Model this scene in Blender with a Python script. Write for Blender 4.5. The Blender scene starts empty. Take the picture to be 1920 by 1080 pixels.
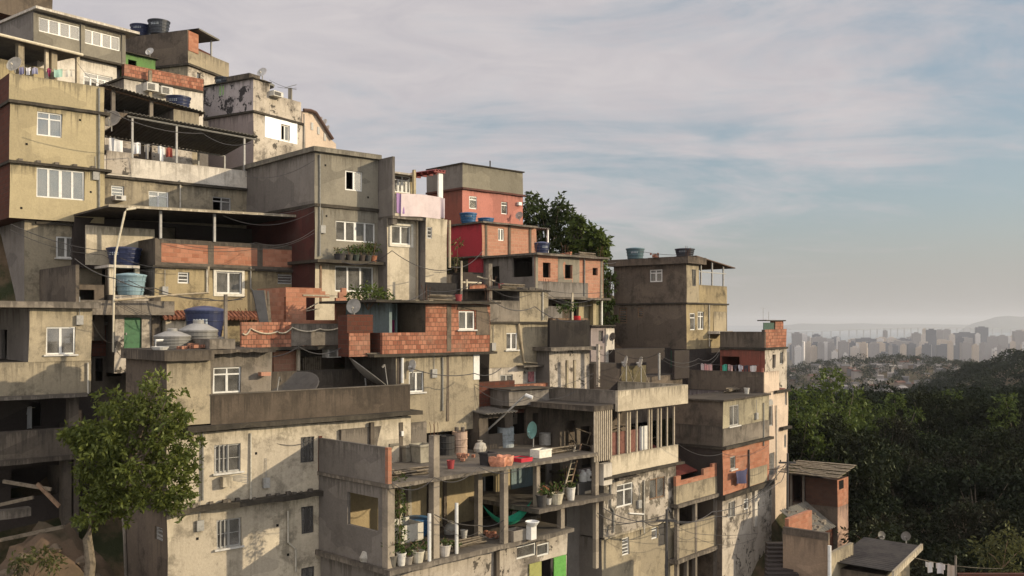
import bpy, math, random
import numpy as np
random.seed(7)
R=math.radians
F=1800.0; CX=960.0; HY=605.0          # focal length, optical axis and horizon of the view, in photo pixels
sc=bpy.context.scene; col=sc.collection
# ---------------------------------------------------------------- camera, world, sun, exposure
cam=bpy.data.objects.new('camera',bpy.data.cameras.new('camera')); col.objects.link(cam)
cam.location=(0,0,0); cam.rotation_euler=(R(90),0,0)
cam.data.sensor_width=36; cam.data.lens=36*F/1920; cam.data.shift_y=(HY-540)/1920
cam.data.clip_start=.5; cam.data.clip_end=60000
sc.camera=cam
SUN_AZ=R(95); SUN_EL=R(17)           # azimuth clockwise from the viewing direction
sd=(math.sin(SUN_AZ)*math.cos(SUN_EL),math.cos(SUN_AZ)*math.cos(SUN_EL),math.sin(SUN_EL))
sl=bpy.data.lights.new('sun','SUN'); sl.energy=4.15; sl.angle=R(.6); sl.color=(1,.84,.61)
so=bpy.data.objects.new('sun',sl); col.objects.link(so)
from mathutils import Vector, Matrix
so.rotation_euler=Vector(sd).to_track_quat('Z','Y').to_euler()
w=bpy.data.worlds.new('World'); sc.world=w; w.use_nodes=True
def sky_nodes():
    nt=w.node_tree; N=nt.nodes; L=nt.links
    for n in list(N): N.remove(n)
    def nd(t,**k):
        n=N.new(t)
        for a,b in k.items():
            if a[0]=='_': n.inputs[a[1:].replace('_',' ')].default_value=b
            else: setattr(n,a,b)
        return n
    out=nd('ShaderNodeOutputWorld'); bg=nd('ShaderNodeBackground',_Strength=.113); L.new(bg.outputs[0],out.inputs[0])
    sk=nd('ShaderNodeTexSky',sky_type='NISHITA',sun_disc=False,sun_elevation=SUN_EL,sun_rotation=SUN_AZ,air_density=1.1,dust_density=1.6,ozone_density=1.5)
    tc=nd('ShaderNodeTexCoord'); sx=nd('ShaderNodeSeparateXYZ'); L.new(tc.outputs['Generated'],sx.inputs[0])
    def math_(op,a,b=None,c=None):
        n=nd('ShaderNodeMath',operation=op)
        for i,x in enumerate((a,b,c)):
            if x is None: continue
            if isinstance(x,(int,float)): n.inputs[i].default_value=x
            else: L.new(x,n.inputs[i])
        return n.outputs[0]
    zz=math_('MAXIMUM',sx.outputs[2],0.0)
    den=math_('ADD',zz,.16)
    cb=nd('ShaderNodeCombineXYZ'); L.new(math_('DIVIDE',sx.outputs[0],den),cb.inputs[0]); L.new(math_('DIVIDE',sx.outputs[1],den),cb.inputs[1])
    def noise(scale,det,rough,sclv,rot,locv=(0,0,0),dist=0.0):
        mp=nd('ShaderNodeMapping'); mp.inputs['Scale'].default_value=sclv; mp.inputs['Rotation'].default_value=(0,0,R(rot)); mp.inputs['Location'].default_value=locv
        L.new(cb.outputs[0],mp.inputs[0])
        n=nd('ShaderNodeTexNoise',_Scale=scale,_Detail=det,_Roughness=rough,_Distortion=dist); L.new(mp.outputs[0],n.inputs['Vector']); return n.outputs[0]
    n1=noise(.9,9,.58,(1,1,1),0,(3.1,1.2,0),.6)
    n2=noise(1.5,11,.62,(.7,1.1,1),-30,(0.4,5,0),1.1)
    n3=noise(4.5,9,.62,(.75,1.15,1),-35,(2,0,0),1.1)
    s=math_('ADD',math_('MULTIPLY',n1,.45),math_('ADD',math_('MULTIPLY',n2,.55),math_('MULTIPLY',n3,.22)))
    s=math_('ADD',s,math_('MULTIPLY',sx.outputs[0],-.24))          # denser cover to the left
    s=math_('ADD',s,math_('MULTIPLY',math_('MINIMUM',math_('SUBTRACT',zz,.145),.1),1.15))
    mr=nd('ShaderNodeMapRange',interpolation_type='SMOOTHSTEP'); L.new(s,mr.inputs[0]); mr.inputs[1].default_value=.44; mr.inputs[2].default_value=.70
    base=nd('ShaderNodeMix',data_type='RGBA'); base.inputs[0].default_value=.55
    L.new(sk.outputs[0],base.inputs[6]); base.inputs[7].default_value=(2.95,3.55,4.05,1)
    # cloud tone: lilac grey, a little darker where thick
    ct=nd('ShaderNodeMix',data_type='RGBA'); ctr=nd('ShaderNodeMapRange'); L.new(n3,ctr.inputs[0]); ctr.inputs[1].default_value=.36; ctr.inputs[2].default_value=.66; L.new(ctr.outputs[0],ct.inputs[0]); ct.inputs[6].default_value=(5.3,4.9,4.9,1); ct.inputs[7].default_value=(4.55,4.25,4.4,1)
    m1=nd('ShaderNodeMix',data_type='RGBA'); L.new(math_('MULTIPLY',mr.outputs[0],.92),m1.inputs[0]); L.new(base.outputs[2],m1.inputs[6]); L.new(ct.outputs[2],m1.inputs[7])
    hz=nd('ShaderNodeMapRange',interpolation_type='SMOOTHSTEP'); L.new(sx.outputs[2],hz.inputs[0]); hz.inputs[1].default_value=.0; hz.inputs[2].default_value=.13; hz.inputs[3].default_value=.95; hz.inputs[4].default_value=0
    m2=nd('ShaderNodeMix',data_type='RGBA'); L.new(hz.outputs[0],m2.inputs[0]); L.new(m1.outputs[2],m2.inputs[6]); m2.inputs[7].default_value=(3.65,3.45,3.2,1)
    # sky brightened out of frame, overhead and behind the viewer, as added fill light
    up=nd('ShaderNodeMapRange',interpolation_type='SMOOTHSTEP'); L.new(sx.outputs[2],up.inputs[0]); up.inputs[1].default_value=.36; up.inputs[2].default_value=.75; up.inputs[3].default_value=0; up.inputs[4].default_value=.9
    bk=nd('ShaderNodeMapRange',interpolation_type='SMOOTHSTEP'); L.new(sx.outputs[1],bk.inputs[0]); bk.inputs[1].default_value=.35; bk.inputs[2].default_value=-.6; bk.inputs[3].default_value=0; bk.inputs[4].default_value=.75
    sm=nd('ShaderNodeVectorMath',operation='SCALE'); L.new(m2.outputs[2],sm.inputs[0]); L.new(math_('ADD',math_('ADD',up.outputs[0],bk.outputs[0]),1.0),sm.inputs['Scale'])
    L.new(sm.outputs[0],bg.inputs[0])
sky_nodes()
sc.view_settings.view_transform='Standard'; sc.view_settings.look='None'; sc.view_settings.exposure=0.15; sc.view_settings.gamma=1
sc.cycles.max_bounces=6; sc.cycles.diffuse_bounces=3; sc.cycles.glossy_bounces=2; sc.cycles.transparent_max_bounces=8; sc.cycles.volume_bounces=0
sc.cycles.use_denoising=True

# ---------------------------------------------------------------- materials
MAT={}
class NT:
    def __init__(s,name):
        s.m=bpy.data.materials.new(name); s.m.use_nodes=True; s.t=s.m.node_tree; s.N=s.t.nodes; s.L=s.t.links
        s.b=s.N['Principled BSDF']
    def n(s,t,ins=None,**k):
        x=s.N.new(t)
        for a,b in k.items(): setattr(x,a,b)
        for a,b in (ins or {}).items():
            if isinstance(b,bpy.types.NodeSocket): s.L.new(b,x.inputs[a])
            else: x.inputs[a].default_value=b
        return x
    def pos(s,scale=(1,1,1),loc=(0,0,0)):
        g=s.n('ShaderNodeNewGeometry'); m=s.n('ShaderNodeMapping',{'Vector':g.outputs['Position'],'Scale':scale,'Location':loc}); return m.outputs[0]
    def uv(s,scale=(1,1,1)):
        g=s.n('ShaderNodeUVMap'); m=s.n('ShaderNodeMapping',{'Vector':g.outputs[0],'Scale':scale}); return m.outputs[0]
    def noise(s,v,scale,det=4,rough=.55,dist=0.):
        return s.n('ShaderNodeTexNoise',{'Vector':v,'Scale':scale,'Detail':det,'Roughness':rough,'Distortion':dist}).outputs[0]
    def rng(s,f,a,b,c=0.,d=1.):
        return s.n('ShaderNodeMapRange',{0:f,1:a,2:b,3:c,4:d},interpolation_type='SMOOTHSTEP').outputs[0]
    def mix(s,f,a,b,blend='MIX'):
        return s.n('ShaderNodeMix',{0:f,6:a if not isinstance(a,tuple) else c4(a),7:b if not isinstance(b,tuple) else c4(b)},data_type='RGBA',blend_type=blend).outputs[2]
    def mul(s,a,b): return s.n('ShaderNodeMath',{0:a,1:b},operation='MULTIPLY').outputs[0]
    def add(s,a,b): return s.n('ShaderNodeMath',{0:a,1:b},operation='ADD').outputs[0]
    def bump(s,h,st=.3,dist=.02):
        s.L.new(s.n('ShaderNodeBump',{'Height':h,'Strength':st,'Distance':dist}).outputs[0],s.b.inputs['Normal'])
    def out(s,c,rough=.9,spec=.2):
        if isinstance(c,tuple): s.b.inputs['Base Color'].default_value=c4(c)
        else: s.L.new(c,s.b.inputs['Base Color'])
        s.b.inputs['Roughness'].default_value=rough; s.b.inputs['Specular IOR Level'].default_value=spec
        return s.m
def c4(c): return (c[0],c[1],c[2],1)
def plaster(name,c1,c2,dirt=(.055,.048,.038),blotch=.5,streak=.5,peel=None,peel_at=.62,fine=.34,seed=0.,drip=.52):
    "wall render: patchy tone, squared repair patches, rain drips from the wall head, mould, and, if asked, places where the coat came off"
    if name in MAT: return MAT[name]
    c1=(c1[0],c1[1]*.965,c1[2]*.98); c2=(c2[0],c2[1]*.965,c2[2]*.98)
    q=random.Random(name); t=NT(name); p=t.pos(loc=(seed*7.3,seed*3.1,seed*1.7)); k=q.uniform(1.3,3.4); ps=t.pos((k,k,k*q.uniform(.06,.12)),(seed,seed*2,0))
    c=t.mix(t.rng(t.noise(p,q.uniform(.35,.8),7,.66),.40,.60),c1,c2)
    br=t.n('ShaderNodeTexVoronoi',{'Vector':t.pos((.34,.34,.55),(seed,0,seed)),'Scale':1.},feature='F1',distance='CHEBYCHEV')
    sp=t.n('ShaderNodeSeparateColor',{0:br.outputs['Color']}); g=q.uniform(.72,.85)
    c=t.mix(t.mul(t.rng(sp.outputs[0],.60,.62),.85),c,(c2[0]*g,c2[1]*g,c2[2]*g*1.02))
    f=t.noise(p,11,4,.7)
    c=t.mix(fine,c,t.mix(f,(c1[0]*.35,c1[1]*.34,c1[2]*.32),(min(1,c1[0]*1.6),min(1,c1[1]*1.6),min(1,c1[2]*1.6))))
    if peel:
        pm=t.rng(t.noise(p,1.5,9,.68,.3),peel_at,peel_at+.035); c=t.mix(pm,c,t.mix(f,peel,(peel[0]*.5,peel[1]*.5,peel[2]*.5)))
    low=t.noise(p,.33,3,.5)
    s=t.mul(t.rng(t.noise(ps,1.3,8,.72),.48,.72),t.rng(low,.38,.6)); c=t.mix(t.mul(s,streak*.8),c,dirt)
    b=t.rng(t.noise(p,q.uniform(.45,1.1),10,.74,.2),.485,q.uniform(.61,.70)); c=t.mix(t.mul(b,blotch*.95),c,dirt)
    # drips: ragged dark runs that start at the head of the wall
    at=t.n('ShaderNodeAttribute',attribute_name='drop').outputs['Fac']; dn=t.noise(t.pos((3.2,3.2,.12),(seed*3,seed,0)),1.4,7,.75)
    L_=t.rng(dn,.42,.75,.05,q.uniform(1.2,2.6)); dm=t.n('ShaderNodeMath',{0:at,1:L_},operation='DIVIDE').outputs[0]
    c=t.mix(t.mul(t.rng(dm,.15,1.,1.,0.),drip*q.uniform(.6,1.)),c,dirt)
    t.bump(t.add(f,t.mul(t.noise(p,2.2,4),.8)),.4,.03)
    MAT[name]=t.out(c,.92,.15); return MAT[name]
def brick(name,c1,c2,mortar,bw=.3,bh=.2,ms=.014,dirt=.35,dirtc=(.06,.04,.03),seed=0.):
    if name in MAT: return MAT[name]
    t=NT(name); p=t.pos(loc=(seed,seed*2,0)); u=t.uv()
    wob=t.n('ShaderNodeMix',{0:.03,4:u,5:t.n('ShaderNodeTexNoise',{'Vector':p,'Scale':1.6}).outputs[1]},data_type='VECTOR').outputs[1]
    br=t.n('ShaderNodeTexBrick',{'Vector':wob,'Color1':c4(c1),'Color2':c4(c2),'Mortar':c4(mortar),'Scale':1.,'Mortar Size':ms,'Mortar Smooth':.4,'Bias':0.,'Brick Width':bw,'Row Height':bh})
    c=br.outputs[0]; f=t.noise(p,9,5,.7)
    c=t.mix(.3,c,t.mix(f,(.05,.03,.02),(.75,.5,.36)),'OVERLAY'); c=t.mix(t.mul(t.rng(t.noise(p,.9,6,.7),.5,.66),.4),c,(c1[0]*.62,c1[1]*.8,c1[2]*.85))
    c=t.mix(t.mul(t.rng(t.noise(p,1.3,8,.7),.5,.7),dirt),c,dirtc)
    t.bump(t.add(t.mul(br.outputs[1],-1.),t.mul(f,.5)),.5,.03)
    MAT[name]=t.out(c,.9,.15); return MAT[name]
def plain(name,c,rough=.6,spec=.3,var=.25,scale=6.,metal=0.,dirtc=None):
    if name in MAT: return MAT[name]
    t=NT(name); p=t.pos(); f=t.noise(p,scale,5,.65)
    d=dirtc or (c[0]*.4,c[1]*.4,c[2]*.38)
    cc=t.mix(t.mul(t.rng(f,.4,.75),var*2),c,d)
    t.b.inputs['Metallic'].default_value=metal
    MAT[name]=t.out(cc,rough,spec); return MAT[name]
def corr(name,c1,c2,per=.18,rough=.8,vert=False):
    "corrugated sheet: the waves come from the mesh, the tone from weather"
    if name in MAT: return MAT[name]
    t=NT(name); p=t.pos(); f=t.noise(p,1.2,7,.7); s=t.noise(t.uv((.5,6,1)),1.5,5,.6)
    c=t.mix(t.rng(f,.38,.66),c1,c2); c=t.mix(t.mul(t.rng(s,.5,.75),.5),c,(.05,.045,.04))
    MAT[name]=t.out(c,rough,.2); return MAT[name]
def glass():
    if 'glass' in MAT: return MAT['glass']
    t=NT('glass'); p=t.pos()
    tr=t.n('ShaderNodeBsdfTransparent',{'Color':(.55,.58,.57,1)}); gl=t.n('ShaderNodeBsdfGlossy',{'Color':(.9,.92,.93,1),'Roughness':.04})
    df=t.n('ShaderNodeBsdfDiffuse',{'Color':(.42,.40,.36,1)})
    fr=t.n('ShaderNodeFresnel',{'IOR':1.6}); k=t.add(fr.outputs[0],.16)
    m=t.n('ShaderNodeMixShader',{0:k,1:tr.outputs[0],2:gl.outputs[0]})
    m2=t.n('ShaderNodeMixShader',{0:t.rng(t.noise(p,1.5,4),.3,.7,.12,.34),1:m.outputs[0],2:df.outputs[0]})
    t.L.new(m2.outputs[0],t.N['Material Output'].inputs[0]); MAT['glass']=t.m; return t.m
def leaf(name,c1,c2,c3):
    if name in MAT: return MAT[name]
    t=NT(name); p=t.pos(); a=t.n('ShaderNodeAttribute',attribute_name='tone').outputs['Fac']
    c=t.mix(a,c1,c2); c=t.mix(t.rng(t.noise(p,.6,3),.4,.7),c,c3)
    df=t.n('ShaderNodeBsdfDiffuse',{'Color':c}); tl=t.n('ShaderNodeBsdfTranslucent',{'Color':c}); gl=t.n('ShaderNodeBsdfGlossy',{'Color':(.7,.8,.6,1),'Roughness':.5})
    m=t.n('ShaderNodeMixShader',{0:.3,1:df.outputs[0],2:tl.outputs[0]}); m2=t.n('ShaderNodeMixShader',{0:.02,1:m.outputs[0],2:gl.outputs[0]})
    t.L.new(m2.outputs[0],t.N['Material Output'].inputs[0]); MAT[name]=t.m; return t.m

# ---------------------------------------------------------------- mesh builder
class MB:
    def __init__(s): s.v=[]; s.f=[]; s.mi=[]; s.uv=[]
    def poly(s,pts,mi=0,uv=None):
        i=len(s.v); s.v+=[tuple(p) for p in pts]; s.f.append(tuple(range(i,i+len(pts)))); s.mi.append(mi)
        if uv is None:
            a=Vector(pts[1])-Vector(pts[0]); b=Vector(pts[-1])-Vector(pts[0]); n=a.cross(b)
            if abs(n.z)>.7*n.length: uv=[(p[0],p[1]) for p in pts]
            elif abs(n.y)>=abs(n.x): uv=[(p[0],p[2]) for p in pts]
            else: uv=[(p[1],p[2]) for p in pts]
        s.uv+=uv; return s
    def box(s,x0,x1,y0,y1,z0,z1,mi=0):
        if x0>x1: x0,x1=x1,x0
        if y0>y1: y0,y1=y1,y0
        if z0>z1: z0,z1=z1,z0
        P=lambda i,j,k:((x0,x1)[i],(y0,y1)[j],(z0,z1)[k])
        for q in (((0,0,0),(1,0,0),(1,0,1),(0,0,1)),((1,1,0),(0,1,0),(0,1,1),(1,1,1)),((0,1,0),(0,0,0),(0,0,1),(0,1,1)),((1,0,0),(1,1,0),(1,1,1),(1,0,1)),((0,0,1),(1,0,1),(1,1,1),(0,1,1)),((0,1,0),(1,1,0),(1,0,0),(0,0,0))):
            s.poly([P(*c) for c in q],mi)
        return s
    def tube(s,pts,r,n=6,mi=0,r1=None,cap=True):
        pts=[Vector(p) for p in pts]; rings=[]; m=len(pts)
        for i,p in enumerate(pts):
            d=(pts[min(i+1,m-1)]-pts[max(i-1,0)]).normalized()
            a=d.cross(Vector((0,0,1)) if abs(d.z)<.95 else Vector((1,0,0))).normalized(); b=d.cross(a)
            rr=r if r1 is None else r+(r1-r)*i/max(1,m-1)
            rings.append([p+(a*math.cos(2*math.pi*k/n)+b*math.sin(2*math.pi*k/n))*rr for k in range(n)])
        for i in range(m-1):
            for k in range(n):
                s.poly([rings[i][k],rings[i+1][k],rings[i+1][(k+1)%n],rings[i][(k+1)%n]],mi,[(k*.1,i),(k*.1,i+1),(k*.1+.1,i+1),(k*.1+.1,i)])
        if cap: s.poly(rings[0],mi); s.poly(rings[-1][::-1],mi)
        return s
    def lathe(s,prof,n=20,c=(0,0,0),mi=0,a0=0.,a1=2*math.pi):
        full=abs(a1-a0-2*math.pi)<1e-6
        for i in range(len(prof)-1):
            (r0,z0),(r1,z1)=prof[i],prof[i+1]
            for k in range(n):
                t0=a0+(a1-a0)*k/n; t1=a0+(a1-a0)*(k+1)/n
                q=[(c[0]+r0*math.cos(t0),c[1]+r0*math.sin(t0),c[2]+z0),(c[0]+r0*math.cos(t1),c[1]+r0*math.sin(t1),c[2]+z0),(c[0]+r1*math.cos(t1),c[1]+r1*math.sin(t1),c[2]+z1),(c[0]+r1*math.cos(t0),c[1]+r1*math.sin(t0),c[2]+z1)]
                if r0<1e-6: q=[q[0],q[2],q[3]]
                elif r1<1e-6: q=q[:3]
                s.poly(q,mi,[(t0+0.*j,z0) for j in range(len(q))])
        return s
    def face(s,ax,c,s0,s1,z0,z1,holes=(),mi=0,rev=.16,out=-1):
        "wall face with rectangular openings and their reveals; ax 'u': plane y=c, 'v': plane x=c; out: outward sign"
        P=(lambda a,z,n=0.:(a,c-out*n,z)) if ax=='u' else (lambda a,z,n=0.:(c-out*n,a,z))
        hs=[(max(h[0],s0),min(h[1],s1),max(h[2],z0),min(h[3],z1)) for h in holes]
        hs=[h for h in hs if h[1]-h[0]>.02 and h[3]-h[2]>.02]
        S=sorted({s0,s1}|{h[0] for h in hs}|{h[1] for h in hs}); Z=sorted({z0,z1}|{h[2] for h in hs}|{h[3] for h in hs})
        flip=(ax=='u')!=(out<0)
        def q(pts): s.poly(pts[::-1] if flip else pts,mi)
        for i in range(len(S)-1):
            for j in range(len(Z)-1):
                m=((S[i]+S[i+1])/2,(Z[j]+Z[j+1])/2)
                if any(h[0]<m[0]<h[1] and h[2]<m[1]<h[3] for h in hs): continue
                q([P(S[i],Z[j]),P(S[i+1],Z[j]),P(S[i+1],Z[j+1]),P(S[i],Z[j+1])])
        for h in hs:
            a,b,d,e=h
            for (p0,p1) in (((a,d),(b,d)),((b,d),(b,e)),((b,e),(a,e)),((a,e),(a,d))):
                q([P(*p0),P(*p0,rev),P(*p1,rev),P(*p1)])
    def build(s,name,mats,parent=None,loc=(0,0,0),rotz=0.,smooth=False):
        me=bpy.data.meshes.new(name); me.from_pydata(s.v,[],s.f)
        if not isinstance(mats,(list,tuple)): mats=[mats]
        for m in mats: me.materials.append(m)
        me.polygons.foreach_set('material_index',s.mi)
        if smooth: me.polygons.foreach_set('use_smooth',[True]*len(s.f))
        zs=[v[2] for v in s.v]; zt=max(zs) if zs else 0.; da=me.attributes.new('drop','FLOAT','POINT'); da.data.foreach_set('value',[zt-z for z in zs])
        ul=me.uv_layers.new(name='UVMap'); ul.data.foreach_set('uv',[x for p in s.uv for x in p])
        if smooth:
            import bmesh
            bm=bmesh.new(); bm.from_mesh(me); bmesh.ops.remove_doubles(bm,verts=bm.verts,dist=1e-4); bm.to_mesh(me); bm.free()
        o=bpy.data.objects.new(name,me); col.objects.link(o); o.parent=parent; o.location=loc; o.rotation_euler=(0,0,rotz)
        return o
def tag(o,label=None,cat=None,group=None,kind=None):
    for k,v in (('label',label),('category',cat),('group',group),('kind',kind)):
        if v: o[k]=v
    return o
def empty(name,loc,rz=0.,label=None,cat=None,group=None):
    o=bpy.data.objects.new(name,None); col.objects.link(o); o.location=loc; o.rotation_euler=(0,0,rz); o.empty_display_size=.2
    return tag(o,label,cat,group)
def W(px,py,d): return Vector(((px-CX)*d/F,d,(HY-py)*d/F))        # photo pixel at a depth -> place in the world
# ---------------------------------------------------------------- ground heights
def sstep(a,b,x):
    t=np.clip((x-a)/(b-a),0,1); return t*t*(3-2*t)
def ground(x,y):
    x=np.asarray(x,float); y=np.asarray(y,float)
    fav=-11.5+.55*(y-33)-.45*(x+12)
    fav=np.minimum(fav,15.5+.05*(y-66))-np.clip(y-74,0,400)*.55-np.clip(33-y,0,40)*.25
    fav=np.minimum(fav,40)-6.5*(1-sstep(43,50,y))*(1-sstep(0,8,x))-7*sstep(0,6,x)*(1-sstep(54,66,y))
    val=-27+.01*np.clip(y-60,0,120)
    xc=215+.6*np.clip(y-150,0,400)
    val=val+60*np.exp(-((x-xc)/55)**2)*sstep(-120,-30,y)*(1-sstep(330,430,y))
    val=val-np.clip(y-200,0,800)*.09
    k=sstep(13,30,x-.08*(y-50))
    z=fav*(1-k)+np.minimum(val,60)*k
    z=np.where(y>80,np.minimum(z,val+20*np.exp(-(y-80)/60)),z)
    far=sstep(350,1000,y)
    z=z*(1-far)+(-127)*far+50*np.exp(-((x-345)/120)**2-((y-560)/150)**2)+80*np.exp(-((x-430)/300)**2-((y-1050)/330)**2)
    return np.maximum(z,-127)
# ---------------------------------------------------------------- house frame: a along the sunlit front, b along the shaded flank
class House:
    def __init__(s,name,label,cat,xc,d,vu=2050.,group=None):
        n=math.hypot(vu,F); s.u=(vu/n,F/n); s.v=(-F/n,vu/n); s.C=((xc-CX)/F*d,d); s.rot=math.atan2(s.u[1],s.u[0])
        s.zb=float(ground(*s.C))-.5; s.e=empty(name,(s.C[0],s.C[1],s.zb),s.rot,label,cat,group); s.lab=label
    def A(s,px,b=0.):
        k=(px-CX)/F; x=s.C[0]+b*s.v[0]; y=s.C[1]+b*s.v[1]; return (k*y-x)/(s.u[0]-k*s.u[1])
    def B(s,px,a=0.):
        k=(px-CX)/F; x=s.C[0]+a*s.u[0]; y=s.C[1]+a*s.u[1]; return (k*y-x)/(s.v[0]-k*s.v[1])
    def Y(s,a=0.,b=0.): return s.C[1]+a*s.u[1]+b*s.v[1]
    def Z(s,py,a=0.,b=0.): return (HY-py)*s.Y(a,b)/F-s.zb
    def zu(s,px,py,b=0.): return s.Z(py,s.A(px,b),b)
    def zv(s,px,py,a=0.): return s.Z(py,a,s.B(px,a))
    def loc(s,a,b,z): return Vector((s.C[0]+a*s.u[0]+b*s.v[0],s.C[1]+a*s.u[1]+b*s.v[1],z+s.zb))
    def at(s,px,py,b=0.): a=s.A(px,b); return s.loc(a,b,s.Z(py,a,b))
    def part(s,name,mb,mats,parent=None,label=None,smooth=False):
        o=mb.build(name,mats,parent or s.e,smooth=smooth)
        if label: o['label']=label
        return o
    def box(s,name,mat,a0,a1,b0,b1,z0,z1,parent=None,label=None):
        return s.part(name,MB().box(a0,a1,b0,b1,z0,z1),mat,parent,label)
    def mass(s,name,mu,mv,z1,z0,a1,b1=None,a0=0.,b0=0.,U=(),V=(),depth=6.,mt=None,label=None,rev=.16,parent=None):
        "storey: hollow shell, openings cut through its two visible faces; U, V windows as (x0,ytop,x1,ybottom,flags) in photo pixels"
        if b1 is None: b1=b0+depth
        mb=MB(); hu=[];hv=[]
        for q in U:
            p0=s.A(q[0],b0);p1=s.A(q[2],b0); hu.append((p0,p1,s.Z(q[3],p0,b0),s.Z(q[1],p0,b0)))
        for q in V:
            p0=s.B(q[2],a0);p1=s.B(q[0],a0); hv.append((p0,p1,s.Z(q[3],a0,p1),s.Z(q[1],a0,p1)))
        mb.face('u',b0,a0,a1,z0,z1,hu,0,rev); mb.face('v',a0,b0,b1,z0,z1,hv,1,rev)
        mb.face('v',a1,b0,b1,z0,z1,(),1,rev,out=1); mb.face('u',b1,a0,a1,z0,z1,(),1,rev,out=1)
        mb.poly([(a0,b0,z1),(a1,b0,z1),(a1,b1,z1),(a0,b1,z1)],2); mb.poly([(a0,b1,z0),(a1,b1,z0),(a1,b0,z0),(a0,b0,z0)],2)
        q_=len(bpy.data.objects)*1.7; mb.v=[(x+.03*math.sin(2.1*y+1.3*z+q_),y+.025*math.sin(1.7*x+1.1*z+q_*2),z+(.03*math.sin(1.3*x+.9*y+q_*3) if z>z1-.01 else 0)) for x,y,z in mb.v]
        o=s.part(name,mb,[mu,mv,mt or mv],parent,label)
        for q,hh in zip(U,hu): window(s,'u',b0,hh,q[4],o)
        for q,hh in zip(V,hv): window(s,'v',a0,hh,q[4],o)
        return o
    def ledge(s,name,mat,z1,z0,a0,a1,b0,b1,parent=None,n=9,label=None,rag=.03):
        "floor slab edge with a slightly ragged front"
        mb=MB(); r=random.Random(len(bpy.data.objects))
        P=[];
        for i in range(n+1):
            x=a0+(a1-a0)*i/n; P.append((x,b0+r.uniform(-rag,rag)*.8,z1+r.uniform(-rag,rag)*.3,z0+r.uniform(-rag,rag)*.5))
        for p,q in zip(P,P[1:]):
            mb.poly([(p[0],p[1],p[3]),(q[0],q[1],q[3]),(q[0],q[1],q[2]),(p[0],p[1],p[2])])
            mb.poly([(p[0],p[1],p[2]),(q[0],q[1],q[2]),(q[0],b1,z1),(p[0],b1,z1)])
            mb.poly([(p[0],p[1],p[3]),(p[0],b1,z0),(q[0],b1,z0),(q[0],q[1],q[3])])
        for p,f in ((P[0],1),(P[-1],0)):
            q=[(p[0],p[1],p[3]),(p[0],p[1],p[2]),(p[0],b1,z1),(p[0],b1,z0)]; mb.poly(q if not f else q[::-1])
        mb.poly([(a0,b1,z0),(a0,b1,z1),(a1,b1,z1),(a1,b1,z0)])
        return s.part(name,mb,mat,parent,label)
FR={}
def mats_win():
    if FR: return FR
    FR.update(white=plain('white frame paint',(.66,.65,.6),.45,.4,.15),alu=plain('dull aluminium',(.34,.33,.3),.5,.4,.25),dark=plain('dark frame',(.07,.065,.06),.5,.3),
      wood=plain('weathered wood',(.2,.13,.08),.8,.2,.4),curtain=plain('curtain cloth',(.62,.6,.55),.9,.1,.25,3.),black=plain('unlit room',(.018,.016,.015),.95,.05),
      stone=plain('stone sill',(.55,.53,.48),.7,.3,.3),green=plain('green sheet door',(.05,.145,.06),.5,.4,.3))
    return FR
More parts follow.
